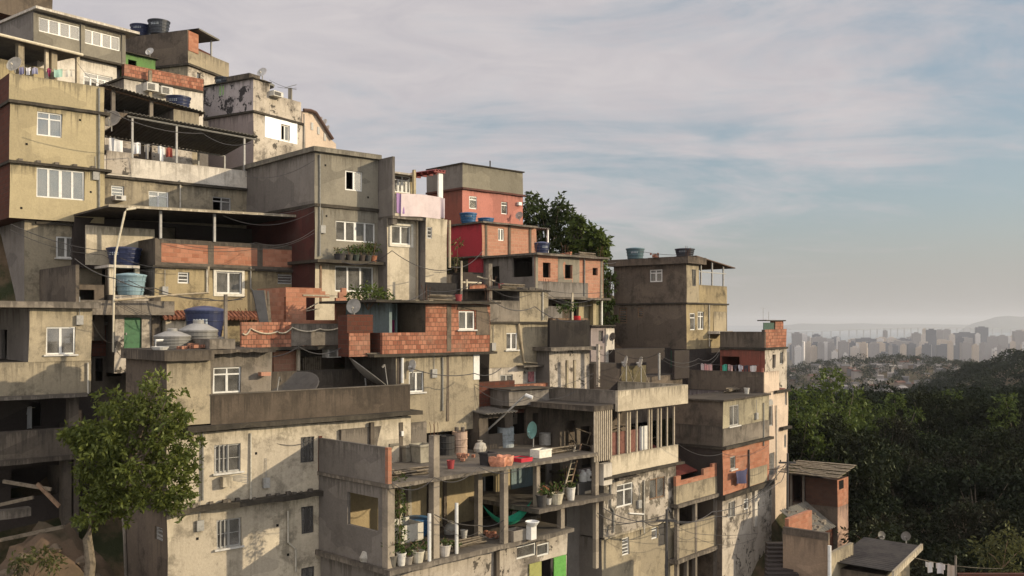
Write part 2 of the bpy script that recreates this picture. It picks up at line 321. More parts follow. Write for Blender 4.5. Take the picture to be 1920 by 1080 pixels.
def window(h,face,plane,hh,flags,parent):
    fl=flags.split(); f=set(fl)
    if 'hole' in f: return None
    s0,s1,z0,z1=hh; M=mats_win(); fm=M['white']
    for k in ('alu','dark','wood'):
        if k in f: fm=M[k]
    B=(lambda mb,a,b,n0,n1,c,d:mb.box(a,b,plane+n0,plane+n1,c,d)) if face=='u' else (lambda mb,a,b,n0,n1,c,d:mb.box(plane+n0,plane+n1,a,b,c,d))
    Pt=(lambda a,n,z:(a,plane+n,z)) if face=='u' else (lambda a,n,z:(plane+n,a,z))
    if 'door' in f:
        mb=MB(); B(mb,s0+.01,s1-.01,.06,.1,z0,z1-.02); 
        for i in range(1,4): B(mb,s0+.08,s1-.08,.045,.06,z0+(z1-z0)*i/4-.02,z0+(z1-z0)*i/4+.02)
        o=mb.build('door',M['green'] if 'green' in f else fm,parent)
        hb=MB(); B(hb,s0+.1,s0+.15,.0,.06,z0+(z1-z0)*.48,z0+(z1-z0)*.54); hb.build('handle',M['alu'],o); return o
    t=.065; n0,n1=.05,.11
    if 'out' in f: n0,n1=-.03,.05
    cols=1
    for x in fl:
        if len(x)==2 and x[0]=='n': cols=int(x[1])
    mb=MB(); B(mb,s0,s1,n0,n1,z0,z0+t); B(mb,s0,s1,n0,n1,z1-t,z1); B(mb,s0,s0+t,n0,n1,z0+t,z1-t); B(mb,s1-t,s1,n0,n1,z0+t,z1-t)
    zt=z1-t
    if 't' in f:
        zt=z0+(z1-z0)*.72; B(mb,s0+t,s1-t,n0,n1,zt-.03,zt+.03)
    for i in range(1,cols):
        c=s0+(s1-s0)*i/cols; q=.05 if not (cols==4 and i==2) else .075; B(mb,c-q,c+q,n0+.006,n1-.006,z0+t,(zt-.03 if 't' in f else z1-t))
        if 't' in f and i*2==cols: B(mb,c-.03,c+.03,n0+.006,n1-.006,zt+.03,z1-t)
    if 'l' in f:
        k=max(3,int((z1-z0)/.16))
        for i in range(1,k): zz=z0+(z1-z0)*i/k; B(mb,s0+t,s1-t,n0+.006,n1-.006,zz-.022,zz+.022)
    o=mb.build('window',fm,parent)
    if 'open' in f:   # sash slid aside: glass only over one half
        mid=(s0+s1)/2; a,b=(mid,s1-t) if 'openl' not in f else (s0+t,mid)
    else: a,b=s0+t,s1-t
    pm=MB(); nn=(n0+n1)/2; pm.poly([Pt(a,nn,z0+t),Pt(b,nn,z0+t),Pt(b,nn,z1-t),Pt(a,nn,z1-t)]); 
    pm.build('pane',glass(),o)
    if 'c' in f or 'cl' in f or 'cr' in f:
        ca,cb=s0+.02,s1-.02
        if 'cl' in f: cb=(s0+s1)/2
        if 'cr' in f: ca=(s0+s1)/2
        cm=MB(); k=max(8,int((cb-ca)*14)); ph=s0*3
        pts=[(ca+(cb-ca)*i/k, n1+.1+.05*math.sin(ph+i*1.55)+.02*math.sin(i*.7)) for i in range(k+1)]
        for p,q in zip(pts,pts[1:]): cm.poly([Pt(p[0],p[1],z0+.03),Pt(q[0],q[1],z0+.03),Pt(q[0],q[1],z1-.04),Pt(p[0],p[1],z1-.04)])
        cm.build('curtain',M['curtain'],o)
    if 'bars' in f:
        g=MB(); k=max(3,int((s1-s0)/.16)); lim=k if 'halfbars' not in f else k
        for i in range(1,k):
            c=s0+(s1-s0)*i/k
            if 'half' in f and ((c>(s0+s1)/2)==(face=='u')): continue
            B(g,c-.018,c+.018,-.0,.035,z0+.02,z1-.02)
        B(g,s0+.01,s1-.01,.036,.046,z0+(z1-z0)*.5-.012,z0+(z1-z0)*.5+.012)
        g.build('security_bars',M['alu'] if 'rust' not in f else M['dark'],o)
    if 'sill' in f:
        sm=MB(); B(sm,s0-.1,s1+.1,-.1,.045,z0-.07,z0-.003); sm.build('sill',M['stone'],o)
    if 'surr' in f:  # raised render surround
        sm=MB(); e=.14
        B(sm,s0-e,s1+e,-.05,-.003,z1,z1+e); B(sm,s0-e,s1+e,-.05,-.003,z0-e,z0); B(sm,s0-e,s0,-.05,-.003,z0,z1); B(sm,s1,s1+e,-.05,-.003,z0,z1); sm.build('surround',plain('pale surround',(.62,.58,.48),.85,.2),o)
    return o
# ---------------------------------------------------------------- movable things
def thing(mb,name,mats,loc,rz,label,cat,group=None,smooth=False): return tag(mb.build(name,mats,None,loc,rz,smooth),label,cat,group)
TC={}
def tank(loc,r,hgt,colr,label,group='water tanks on the roofs',lid=True,dome=False,strip=True):
    c={'blue':(.03,.11,.23),'navy':(.022,.03,.075),'pale':(.22,.32,.355),'grey':(.2,.195,.18),'teal':(.07,.12,.135),'black':(.03,.035,.045),'strong':(.035,.115,.235),'cement':(.17,.163,.145)}[colr]
    m=plain('tank '+colr,c,.42,.4,.22,2.); lm=plain('tank lid '+colr,(min(1,c[0]*1.5+.02),min(1,c[1]*1.5+.02),min(1,c[2]*1.5+.02)),.45,.4,.3,2.)
    e=empty('water_tank',loc,random.uniform(0,6),label,'water tank',group)
    b=.8 if not dome else .97
    pr=[(0,0),(b*r,0)]
    for i in range(1,5):
        t=i/4; rr=(b+(1-b)*t)*r; pr+=[(rr,hgt*t*.94-.035),(rr+.035,hgt*t*.94-.025),(rr+.035,hgt*t*.94+.0),(rr+.005,hgt*t*.94+.012)]
    pr+=[(r*1.03,hgt*.95),(r*1.03,hgt),(r*.95,hgt)]
    MB().lathe(pr,28).build('body',m,e,smooth=False)
    if lid:
        lp=[(r*1.06,hgt*.965),(r*1.07,hgt*1.01),(r*.9,hgt*1.05),(r*.5,hgt*1.10),(r*.28,hgt*1.12),(0,hgt*1.13)] if not dome else [(r*1.04,hgt),(r*.98,hgt*1.06),(r*.45,hgt*1.36),(r*.28,hgt*1.40),(r*.28,hgt*1.58),(r*.24,hgt*1.62),(0,hgt*1.62)]
        MB().lathe(lp,28).build('lid',lm,e)
    if strip:
        pm=plain('faded tank print',(.5,.55,.58),.6,.2,.5,4.)
        mb=MB(); t0=math.pi*1.5-e.rotation_euler.z+random.uniform(-.5,.5)
        rr=(b+(1-b)*.68)*r
        for g in range(5):
            a=t0-.42+g*.17; mb.lathe([(rr+.012,hgt*.6),(rr+.03,hgt*.75)],2,a0=a,a1=a+.11)
        mb.build('faded_print',pm,e)
    return e
def dish(loc,r,az,el,label,colr=(.5,.48,.44),group='satellite dishes on the roofs',mast=.7,mesh=False):
    "offset dish: az clockwise from the view direction towards which it faces"
    m=plain('dish %s'%(colr,),colr,.55,.3,.3,3.); dk=mats_win()['alu']
    e=empty('satellite_dish',loc,0,label,'satellite dish',group)
    dirv=Vector((math.sin(R(az))*math.cos(R(el)),math.cos(R(az))*math.cos(R(el)),math.sin(R(el))))
    q=dirv.to_track_quat('Z','Y').to_matrix().to_4x4()
    ctr=Vector((0,0,mast+r*.2))
    prof=[(0,0)]+[(r*i/6,.22*r*(i/6)**2) for i in range(1,7)]+[(r*1.03,.22*r),(r*1.03,.2*r)]+[(r*i/6,.22*r*(i/6)**2-.02) for i in range(6,0,-1)]+[(0,-.02)]
    mb=MB().lathe(prof,26); mb.v=[tuple(ctr+q@Vector(p)) for p in mb.v]; mb.build('reflector',m,e,smooth=False)
    tip=ctr+q@Vector((0,-.28*r,.85*r)); rim=ctr+q@Vector((0,-.95*r,.2*r))
    mb=MB().tube([rim,tip],.022,5); mb.build('feed_arm',dk,e); mb=MB().tube([tip-(dirv*.02),tip-dirv*.16*max(1,r)],.055,7); mb.build('receiver',m,e)
    back=ctr-dirv*.06
    MB().tube([Vector((0,0,0)),Vector((0,0,mast*.9)),back],.035,6).build('mast',dk,e)
    return e
def barrel(loc,r,hgt,label,c=(.4,.33,.25),group='drums and tubs on the flat roofs',cat='barrel'):
    e=empty('barrel',loc,random.uniform(0,6),label,cat,group)
    pr=[(0,0),(r,0),(r,hgt*.02)]
    for t in (.33,.66): pr+=[(r,hgt*(t-.03)),(r*1.07,hgt*t),(r,hgt*(t+.03))]
    pr+=[(r,hgt*.98),(r*1.03,hgt),(r*.9,hgt),(r*.88,hgt*.9),(0,hgt*.9)]
    MB().lathe(pr,18).build('drum_body',plain('drum %s'%(c,),c,.7,.3,.45,3.),e,smooth=False)
    pr=[(r*.3,hgt*.905),(r*.3,hgt*.97),(0,hgt*.97)]; MB().lathe(pr,10,(r*.3,0,0)).build('bung',mats_win()['dark'],e)
    return e
def leaves_mesh(name,pts,nrm,size,asp=.42,tone=None,mat=None,parent=None,loc=(0,0,0),tilt=.5,fold=True,rs=None):
    "many separate leaf blades: two triangles each folded along the midrib"
    rs=rs or np.random.RandomState(3); n=len(pts); pts=np.asarray(pts,float)
    ax=rs.normal(size=(n,3)); ax=ax+np.asarray(nrm)*1.0; ax[:,2]-=tilt; ax/=np.linalg.norm(ax,axis=1,keepdims=True)
    sd_=np.cross(ax,rs.normal(size=(n,3))); sd_/=np.linalg.norm(sd_,axis=1,keepdims=True); up=np.cross(sd_,ax)
    L=(np.asarray(size)*np.ones(n)*rs.uniform(.7,1.3,n))[:,None]
    b=pts; t=pts+ax*L; m=pts+ax*L*.45
    l=m+sd_*L*asp*.5+up*L*.1; r=m-sd_*L*asp*.5+up*L*.1
    V=np.stack([b,l,t,r],1).reshape(-1,3); Fc=(np.arange(n)[:,None]*4+np.array([[0,1,2,3]])) 
    me=bpy.data.meshes.new(name); me.vertices.add(4*n); me.vertices.foreach_set('co',V.astype(np.float32).ravel())
    me.loops.add(4*n); me.loops.foreach_set('vertex_index',Fc.astype(np.int32).ravel()); me.polygons.add(n)
    me.polygons.foreach_set('loop_start',(np.arange(n)*4).astype(np.int32)); me.polygons.foreach_set('loop_total',np.full(n,4,np.int32))
    at=me.attributes.new('tone','FLOAT','FACE'); at.data.foreach_set('value',(rs.uniform(0,1,n) if tone is None else np.asarray(tone)).astype(np.float32))
    me.update(); me.validate()
    if mat: me.materials.append(mat)
    o=bpy.data.objects.new(name,me); col.objects.link(o); o.parent=parent; o.location=loc; return o
def crown_points(rs,n,blobs,shell=.75):
    "leaf positions over several clumps (cx,cy,cz,r) weighted by size; thin in the core so gaps show"
    bl=np.array(blobs); wgt=bl[:,3]**2; wgt/=wgt.sum(); k=rs.choice(len(bl),n,p=wgt)
    d=rs.normal(size=(n,3)); d/=np.linalg.norm(d,axis=1,keepdims=True); rad=(shell+(1-shell)*rs.uniform(0,1,n))*bl[k,3]*(1+.18*rs.normal(size=n))
    sub=np.sin(d[:,0]*7+k)*np.cos(d[:,1]*6+k*2)*.12+1
    return bl[k,:3]+d*(rad*sub)[:,None]*np.array([1,1,.85]),d,k
LEAFM=lambda:(leaf('leaf green',(.035,.062,.014),(.085,.125,.028),(.05,.075,.018)),leaf('leaf dark shade',(.007,.012,.004),(.018,.023,.008),(.01,.013,.005)),leaf('leaf bright',(.042,.066,.013),(.108,.135,.028),(.06,.082,.018)),leaf('leaf olive',(.06,.065,.02),(.12,.12,.04),(.05,.05,.02)),leaf('leaf shade',(.009,.013,.005),(.021,.025,.008),(.014,.014,.006)),leaf('leaf brown shade',(.013,.011,.006),(.023,.019,.01),(.01,.013,.005)))  # dark, shade and brownish leaves carry the wood's shade in their colour
def pot_plant(loc,r,hp,hl,label,pc=(.05,.045,.04),group=None,bright=False,nleaf=70,seed=1,sz=.2):
    rs=np.random.RandomState(seed); e=empty('potted_plant',loc,0,label,'potted plant',group)
    MB().lathe([(0,0),(r*.75,0),(r,hp*.92),(r*1.08,hp*.92),(r*1.08,hp),(r*.92,hp),(r*.9,hp*.85),(0,hp*.85)],14).build('pot',plain('pot %s'%(pc,),pc,.7,.25,.3),e)
    stem=MB()
    for i in range(4):
        a=rs.uniform(0,6.28); stem.tube([(0,0,hp*.8),(math.cos(a)*r*.5,math.sin(a)*r*.5,hp+hl*.45),(math.cos(a)*r*1.1,math.sin(a)*r*1.1,hp+hl*.85)],.012,4)
    stem.build('stem',FR['wood'],e)
    P,D,_=crown_points(rs,nleaf,[(0,0,hp+hl*.55,hl*.45),(r*.6,0,hp+hl*.45,hl*.35),(-r*.6,.05,hp+hl*.5,hl*.35)],.4)
    leaves_mesh('foliage',P,D,sz,.4,None,LEAFM()[2 if bright else 0],e,rs=rs); return e
def cloth(p0,p1,drop,colr,label,cat='laundry',group='washing hung out to dry',kind='towel',name='hanging_cloth',wav=.05):
    "cloth hung from the line p0..p1; shirts get sleeves, shorts two legs"
    p0=Vector(p0);p1=Vector(p1); L=(p1-p0).length; u=(p1-p0).normalized(); n=u.cross(Vector((0,0,1))).normalized()
    m=plain('cloth %s'%(colr,),colr,.9,.1,.12,3.)
    e0=p0; mb=MB(); ph=random.uniform(0,6); K=10; J=6
    def P(s,t,th): return tuple(u*(s*L)+Vector((0,0,-drop*t))+n*(wav*(.3+t)*math.sin(s*9+ph)+th)+Vector((0,0,.03*math.sin(s*5+ph))))
    def keep(s,t):
        if kind=='shirt': return (.18<s<.82) or t<.42
        if kind=='shorts': return t<.35 or abs(s-.5)>.07
        return True
    cells=set((i,j) for i in range(K) for j in range(J) if keep((i+.5)/K,(j+.5)/J))
    for i,j in cells:
        a=[(i/K,j/J),((i+1)/K,j/J),((i+1)/K,(j+1)/J),(i/K,(j+1)/J)]
        mb.poly([P(x,y,.008) for x,y in a]); mb.poly([P(x,y,-.008) for x,y in a[::-1]])
        for (di,dj,q) in ((0,-1,(0,1)),(1,0,(1,2)),(0,1,(2,3)),(-1,0,(3,0))):
            if (i+di,j+dj) not in cells:
                s0,s1=a[q[0]],a[q[1]]; mb.poly([P(*s0,.008),P(*s0,-.008),P(*s1,-.008),P(*s1,.008)])
    return thing(mb,name,m,e0,0,label,cat,group)
def wire(pts,label,r=.018,name='cable',cat='cable',mat=None,sag=.0,group='cables strung between the houses',n=10):
    P=[]
    for a,b in zip(pts,pts[1:]):
        a=Vector(a);b=Vector(b)
        for i in range(n): t=i/n; P.append(a.lerp(b,t)-Vector((0,0,sag*4*t*(1-t))))
    P.append(Vector(pts[-1])); o=P[0].copy()
    return thing(MB().tube([p-o for p in P],r,4),name,mat or FR['dark'],o,0,label,cat,group)
def pipe(pts,label,r=.06,mat=None,name='drain_pipe',cat='pipe',group=None):
    o=Vector(pts[0]); return thing(MB().tube([Vector(p)-o for p in pts],r,8),name,mat or FR['white'],o,0,label,cat,group)
def acunit(h,a,b,z,label,wd=.75,hh=.5):
    e=empty('air_conditioner',h.loc(a,b,z),h.rot,label,'air conditioner','window air conditioners'); m=plain('ac case',(.55,.53,.47),.6,.3,.3)
    MB().box(0,wd,-.45,.1,0,hh).build('case',m,e)
    g=MB()
    for i in range(7): g.box(.06,wd-.25,-.475,-.453,.06+i*(hh-.12)/7,.06+i*(hh-.12)/7+.03)
    g.build('grille',FR['dark'],e); return e
mats_win()
PY=plaster('yellow render',(.41,.355,.21),(.35,.305,.18),blotch=.1,streak=.25,seed=1)
PB=plaster('beige render',(.36,.315,.21),(.27,.24,.165),blotch=.6,streak=.55,seed=2)
PBS=plaster('stained ochre render',(.33,.275,.155),(.24,.2,.12),dirt=(.045,.038,.028),blotch=.85,streak=.8,seed=3)
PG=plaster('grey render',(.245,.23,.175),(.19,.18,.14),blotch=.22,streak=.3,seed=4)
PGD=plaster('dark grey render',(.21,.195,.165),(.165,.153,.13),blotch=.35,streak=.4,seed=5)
PC=plaster('bare concrete',(.23,.205,.16),(.165,.15,.12),dirt=(.05,.043,.035),blotch=.6,streak=.65,seed=6)
PCD=plaster('mouldy concrete',(.14,.12,.09),(.09,.078,.06),dirt=(.03,.026,.022),blotch=.6,streak=.7,seed=7)
PM=plaster('mouldy ledge',(.085,.075,.055),(.05,.045,.035),dirt=(.02,.018,.015),blotch=.5,streak=.2,seed=8)
PW=plaster('cream render',(.53,.48,.35),(.46,.41,.29),dirt=(.1,.085,.06),blotch=.3,streak=.4,seed=9)
PWH=plaster('white render',(.62,.59,.49),(.52,.49,.4),dirt=(.12,.1,.075),blotch=.35,streak=.35,seed=10)
PWP=plaster('peeling white render',(.5,.46,.37),(.4,.36,.28),dirt=(.05,.043,.035),blotch=.8,streak=.55,peel=(.12,.105,.085),peel_at=.57,seed=11)
PLIL=plaster('lilac white render',(.42,.385,.36),(.35,.325,.31),dirt=(.04,.038,.038),blotch=.1,streak=.3,peel=(.06,.055,.055),peel_at=.535,seed=12)
PLI2=plaster('lilac render',(.30,.26,.235),(.27,.235,.215),blotch=.1,streak=.2,seed=13)
PPK=plaster('pink render',(.46,.2,.15),(.42,.178,.132),blotch=.12,streak=.15,seed=14)
PCR=plaster('crimson render',(.42,.05,.062),(.37,.045,.055),blotch=.12,streak=.15,seed=15)
PGR=plaster('green render',(.13,.25,.08),(.11,.21,.07),blotch=.15,streak=.2,seed=16)
PTE=plaster('pale blue render',(.22,.29,.28),(.19,.26,.26),blotch=.15,streak=.2,seed=17)
PPW=plaster('pale pink render',(.6,.5,.375),(.55,.46,.345),blotch=.12,streak=.2,seed=18)
PBR=plaster('brown render',(.155,.127,.092),(.115,.096,.072),dirt=(.03,.026,.022),blotch=.6,streak=.6,seed=19)
PRD=plaster('brick red render',(.26,.095,.065),(.22,.08,.055),blotch=.2,streak=.2,seed=20)
BN=brick('new orange brick',(.42,.215,.14),(.30,.135,.082),(.33,.2,.13),.36,.2,.012,.22,seed=1)
BO=brick('old orange brick',(.43,.215,.14),(.23,.095,.06),(.15,.09,.062),.23,.205,.018,.5,seed=2)
BD=brick('dark brick',(.115,.045,.03),(.085,.034,.024),(.075,.055,.043),.32,.2,.016,.55,seed=3)
BP=brick('pinkish brick',(.44,.25,.175),(.37,.2,.135),(.42,.3,.21),.34,.2,.014,.18,seed=4)
ASB=corr('old fibre cement',(.16,.145,.12),(.10,.092,.08))
ASD=corr('dark fibre cement',(.15,.138,.11),(.10,.093,.08))
RTI=corr('red roof sheet',(.17,.045,.032),(.11,.03,.022))
PBK=plaster('smoke dark render',(.06,.05,.042),(.04,.034,.03),blotch=.3,streak=.3,seed=70)  # near-black render; in several places its colour stands in for shade
WOOD=FR['wood']; WHT=FR['white']; ALU=FR['alu']; DRK=FR['dark']
plank=plain('grey plank',(.19,.155,.11),.85,.2,.5,5.)
def corrugated(h,name,mat,a0,a1,b0,b1,zf,zb_,per=.22,amp=.035,th=.03,parent=None,along='b',label=None,da=0.):
    "wavy sheet roof; height zf at b0, zb_ at b1"
    mb=MB(); n=max(4,int((a1-a0)/per*4)) if along=='b' else 1
    for i in range(n):
        s0=a0+(a1-a0)*i/n; s1=a0+(a1-a0)*(i+1)/n; q0=amp*math.sin(2*math.pi*s0/per); q1=amp*math.sin(2*math.pi*s1/per)
        q0-=da*i/n; q1-=da*(i+1)/n
        mb.poly([(s0,b0,zf+q0),(s1,b0,zf+q1),(s1,b1,zb_+q1),(s0,b1,zb_+q0)],0,[(s0,0),(s1,0),(s1,b1-b0),(s0,b1-b0)])
        mb.poly([(s0,b0,zf+q0-th),(s0,b1,zb_+q0-th),(s1,b1,zb_+q1-th),(s1,b0,zf+q1-th)],0,[(s0,0),(s0,b1-b0),(s1,b1-b0),(s1,0)])
        mb.poly([(s0,b0,zf+q0-th),(s1,b0,zf+q1-th),(s1,b0,zf+q1),(s0,b0,zf+q0)]); mb.poly([(s1,b1,zb_+q1-th),(s0,b1,zb_+q0-th),(s0,b1,zb_+q0),(s1,b1,zb_+q1)])
    return h.part(name,mb,mat,parent,label)
def post(h,mat,a,b,z0,z1,t=.06,name='post',parent=None): return h.box(name,mat,a-t,a+t,b-t,b+t,z0,z1,parent)
# ---- 1 tall yellow house, left edge
H=House('yellow_house','tall yellow rendered house at the left edge with brick flank and white windows','house',18,46)
a1=H.A(196); b1=8
H.mass('parapet',PY,BD,H.Z(137),H.Z(186),a1,b1)
H.ledge('floor_band',PM,H.Z(186),H.Z(192),-.08,a1+.25,-.14,b1)
H.mass('wall',PY,BD,H.Z(192),H.Z(300),a1,b1,U=[(69,208,116,253,'n2 t c')])
H.ledge('floor_band',PM,H.Z(300),H.Z(305),-.08,a1+.3,-.2,b1)
for i in range(5): x=38+i*34; H.box('beam_end',PC,H.A(x)-.1,H.A(x)+.1,-.1,.0,H.Z(299.6),H.Z(295.5))
H.mass('wall',PY,BD,H.Z(305),H.Z(408),a1,b1,U=[(68,313,158,369,'n4 cl')])
H.mass('wall',PB,PGD,H.Z(408.5),H.Z(600),a1,b1,a0=H.A(46,.35),b0=.35,U=[(106,443,141,483,'n2 c sill')])
H.ledge('cornice',PM,H.zu(70,414),H.zu(70,419),H.A(70),H.A(165),.15,.5)
H1=H
# ---- 2 house with terrace wall, far left below it
H=House('terrace_house','grey beige house with bare dark opening and high terrace side wall below the yellow house','house',142,43)
bb=H.B(-12); z0=H.Z(590)
H.box('terrace_wall',PCD,0,.15,0,bb,z0,H.Z(496))
H.mass('wall',PB,PGD,H.Z(437,0,bb),z0,H.A(150,bb),bb+4,a0=-5,b0=bb,U=[(-30,462,45,521,'hole')],rev=.3)
H.box('beam',PC,-5,H.A(104,bb-.8),bb-.8,bb,H.Z(455,0,bb),H.Z(437,0,bb)+.01)
H.box('terrace_floor',PC,.15,4.5,0,bb,z0,H.Z(562))
H.mass('wall',PBR,PGD,H.Z(530),H.Z(640),H.A(196,1.2),3,a0=.15,b0=1.2,U=[(148,543,178,600,'hole')])
# ---- 3 lower left house
H=House('flat_roof_corner_house','beige house at the left edge with flat concrete roof and dark two-pane window','house',54,40)
H.ledge('roof_slab',PC,H.Z(565),H.Z(577),-3.,H.A(184),-.35,6,rag=.015)
aR=H.A(172)
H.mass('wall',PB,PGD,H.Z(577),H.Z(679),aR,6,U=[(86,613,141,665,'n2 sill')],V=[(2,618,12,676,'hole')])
H.mass('wall',PB,PCD,H.Z(679),H.Z(741),aR,6,a0=-4)
H.ledge('floor_slab',PC,H.Z(741),H.Z(748),-4,H.A(160),-.3,6)
zf=H.Z(806); zt=H.Z(748)
H.mass('wall',PBK,PBK,zt,H.Z(1010),H.A(185,2.2),4,a0=-4,b0=2.2,U=[(60,755,78,800,'hole'),(20,880,110,935,'hole')])  # near-black colour paints in the shade of the open storeys
H.box('balcony_parapet',PCD,-4,H.A(140),-.1,.08,H.Z(860),zf)
H.ledge('floor_slab',PCD,H.Z(858),H.Z(868),-4,H.A(140),-.2,2.2)
for x in (128,): H.box('column',PCD,H.A(x)-.16,H.A(x)+.16,.1,.42,H.Z(1010),H.Z(868))
for x in (140,): H.box('column',PCD,H.A(x)-.2,H.A(x)+.2,.1,.5,zf,zt)
H.ledge('floor_beam',PC,H.Z(950),H.Z(966),-4,H.A(55),-.25,.2)
H.box('wall',PCD,H.A(140),H.A(140)+.2,.1,6,H.Z(1060),zf)
H3=H
p=H.loc(H.A(70),.9,H.Z(806))
# ---- 3b narrow brick house in the gap
H=House('brick_lean_to','narrow dark brick lean-to squeezed between beige house and green-door house','house',172,45)
H.ledge('roof_slab',PC,H.Z(605),H.Z(609),-.2,H.A(206),-.3,3)
H.mass('wall',BD,BD,H.Z(609),H.Z(668),H.A(203),3)
H.mass('wall',PCD,PCD,H.Z(668),H.Z(800),H.A(240),3,U=[(178,672,192,715,'hole'),(198,680,226,706,'hole')])
# ---- 4 house with long canopy and brick panel parapet
H=House('canopy_house','stained ochre house with brick-panelled terrace wall under a long flat canopy','house',290,46)
aL=H.A(197); aR=H.A(578); zc=H.Z(398)
H.ledge('canopy_roof',PCD,H.Z(393),H.Z(396.5),aL,H.A(590,-.5),-.42,6.2,rag=.01); H.box('canopy_fascia',PW,aL,H.A(590,-.5),-.5,-.45,H.Z(396.5),H.Z(391.5))
for o_ in list(H.e.children):
    if o_.name.startswith('canopy'):
        for v_ in o_.data.vertices: v_.co.z+=.24*(v_.co.x-aL)/(H.A(590)-aL)
for x in (301,402,567): post(H,ALU if x<560 else PC,H.A(x,-.02),-.02,H.Z(447),H.Z(397)+.24*(x-197)/393,.055)
H.mass('terrace_wall',PBK,PBK,H.Z(397),H.Z(497),H.A(640,4.6),6.2,a0=aL,b0=4.6,U=[(300,425,330,470,'hole')])  # near-black wall and dark canopy colour stand in for deep shade
H.box('terrace_wall',PW,aL-.15,H.A(290,2.2),2.2,2.35,H.Z(500,0,2.2),H.Z(428,0,2.2))
pb=MB(); z1,z0=H.Z(446),H.Z(497)
rw=H.e
def panelled(h,a0,a1,z0,z1,cols,bm,cm,b0=0.,th=.2,rim=(.22,.16,.3)):
    "concrete frame with brick panels set into it"
    mb=MB(); hs=[]; w_=(a1-a0-rim[2]*(cols+1))/cols
    for i in range(cols): s=a0+rim[2]+i*(w_+rim[2]); hs.append((s,s+w_,z0+rim[1],z1-rim[0]))
    mb.face('u',b0,a0,a1,z0,z1,hs,0,.05); mb.box(a0,a1,b0+.052,b0+th,z0,z1)
    f=h.part('terrace_parapet',mb,cm)
    for q in hs: h.part('brick_panel',MB().box(q[0],q[1],b0+.012,b0+.05,q[2],q[3]),bm,f)
    return f
panelled(H,H.A(291),aR,z0,z1,3,BN,PCD)
H.box('parapet_return',PCD,H.A(291),H.A(291)+.2,.2,4.6,z0,z1)
H.ledge('floor_band',PM,H.Z(497),H.Z(501),H.A(285),aR+.15,-.12,4.6)
H.mass('wall',PBS,PGD,H.Z(501),H.Z(660),aR,6,U=[(333,510,354,531,'l'),(405,509,453,550,'n2 c surr'),(520,514,549,532,'l alu')])
# tile awning
mb=MB(); a=H.A(300)
while a<H.A(486):
    mb.tube([(a,-.75,H.Z(597)),(a,-.02,H.Z(584))],.1,6); a+=.21
H.part('tile_awning',mb,plain('clay roof tile',(.24,.1,.06),.85,.2,.5,4.))
H.box('awning_wall',PW,H.A(303),H.A(360),-.5,-.02,H.Z(640),H.Z(601))
H4=H
# ---- 4b stair house with the green door
H=House('green_door_house','small whitewashed stair house with a green sheet door below the blue tanks','house',215,44.6)
H.mass('wall',PWP,PGD,H.Z(552),H.Z(700),H.A(286),4,U=[(232,595,265,658,'door green')],mt=PC)
H.box('tank_shelf',PWH,H.A(204,.6),H.A(262,.6),.6,2.6,H.Z(496,0,.6),H.Z(501,0,.6)); 
for x in (209,258): H.box('shelf_leg',PW,H.A(x,.7)-.1,H.A(x,.7)+.1,.7,.9,H.Z(552),H.Z(501,0,.6))
H.box('wall',PBR,H.A(200,2.7),H.A(300,2.7),2.7,2.9,H.Z(560),H.Z(498,0,2.7))
H.box('pillar',PCD,H.A(284),H.A(300),-.1,.5,H.Z(700),H.Z(556))
tank(H.loc(H.A(233,1.6),1.6,H.Z(496,0,.6)),.78,.85,'navy','dark blue lidded water tank on the white shelf over the green-door house')
tank(H.loc(H.A(245,.85),.85,H.Z(552)),.70,.95,'pale','faded light blue water tank standing right above the green door')
H4b=H
# ---- 5 house with white terrace parapet
H=House('white_parapet_house','long beige house with a white terrace parapet and big corrugated canopy','house',192,49.5)
aR=H.A(466); zt=H.zu(200,291); zb=H.zu(200,328); zl=H.zu(200,333); zw=H.zu(200,440)
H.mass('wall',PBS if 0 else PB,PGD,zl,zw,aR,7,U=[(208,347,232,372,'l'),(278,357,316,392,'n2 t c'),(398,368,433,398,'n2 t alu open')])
H.ledge('floor_band',PM,zb,zl,-.1,aR+.1,-.15,7)
H.box('parapet',PWH,0,aR,0,.15,zb,zt); H.box('parapet_return',PWH,aR-.15,aR,.15,5,zb,zt)
H.box('terrace_floor',PC,.0,aR-.16,.16,6.9,zb,zb+.05)
H.box('old_wall_patch',PWP,.2,H.A(246),-.03,-.003,zb+.1,zt+.25)
cz=H.zu(245,213)
corrugated(H,'canopy_sheet',ASD,H.A(238),H.A(479),-.3,4.2,cz,cz-.5,da=.3)
for b in (-.05,4.0):
    zz=cz-.09-(.5*(b+.3)/4.5); H.part('canopy_beam',MB().tube([(H.A(238),b,zz-.05),(H.A(479),b,zz-.35)],.05,4),ALU)
for x in (248,331,458): post(H,ALU,H.A(x,.02),.02,zt,cz-.2-.3*(x-238)/241,.05)
for x in (372,421): post(H,ALU,H.A(x,4.),4.,zb,cz-.68-.3*(x-238)/241,.05)
H.mass('terrace_wall',PWP,PGD,H.zu(200,235,5),zb,H.A(360,5),7,a0=H.A(190,5),b0=5.,U=[(250,255,285,300,'hole')])
H5=H
acunit(H,H.A(210),-.05,H.zu(208,376),'small white air conditioner under the louvred window of the parapet house',.55,.25)
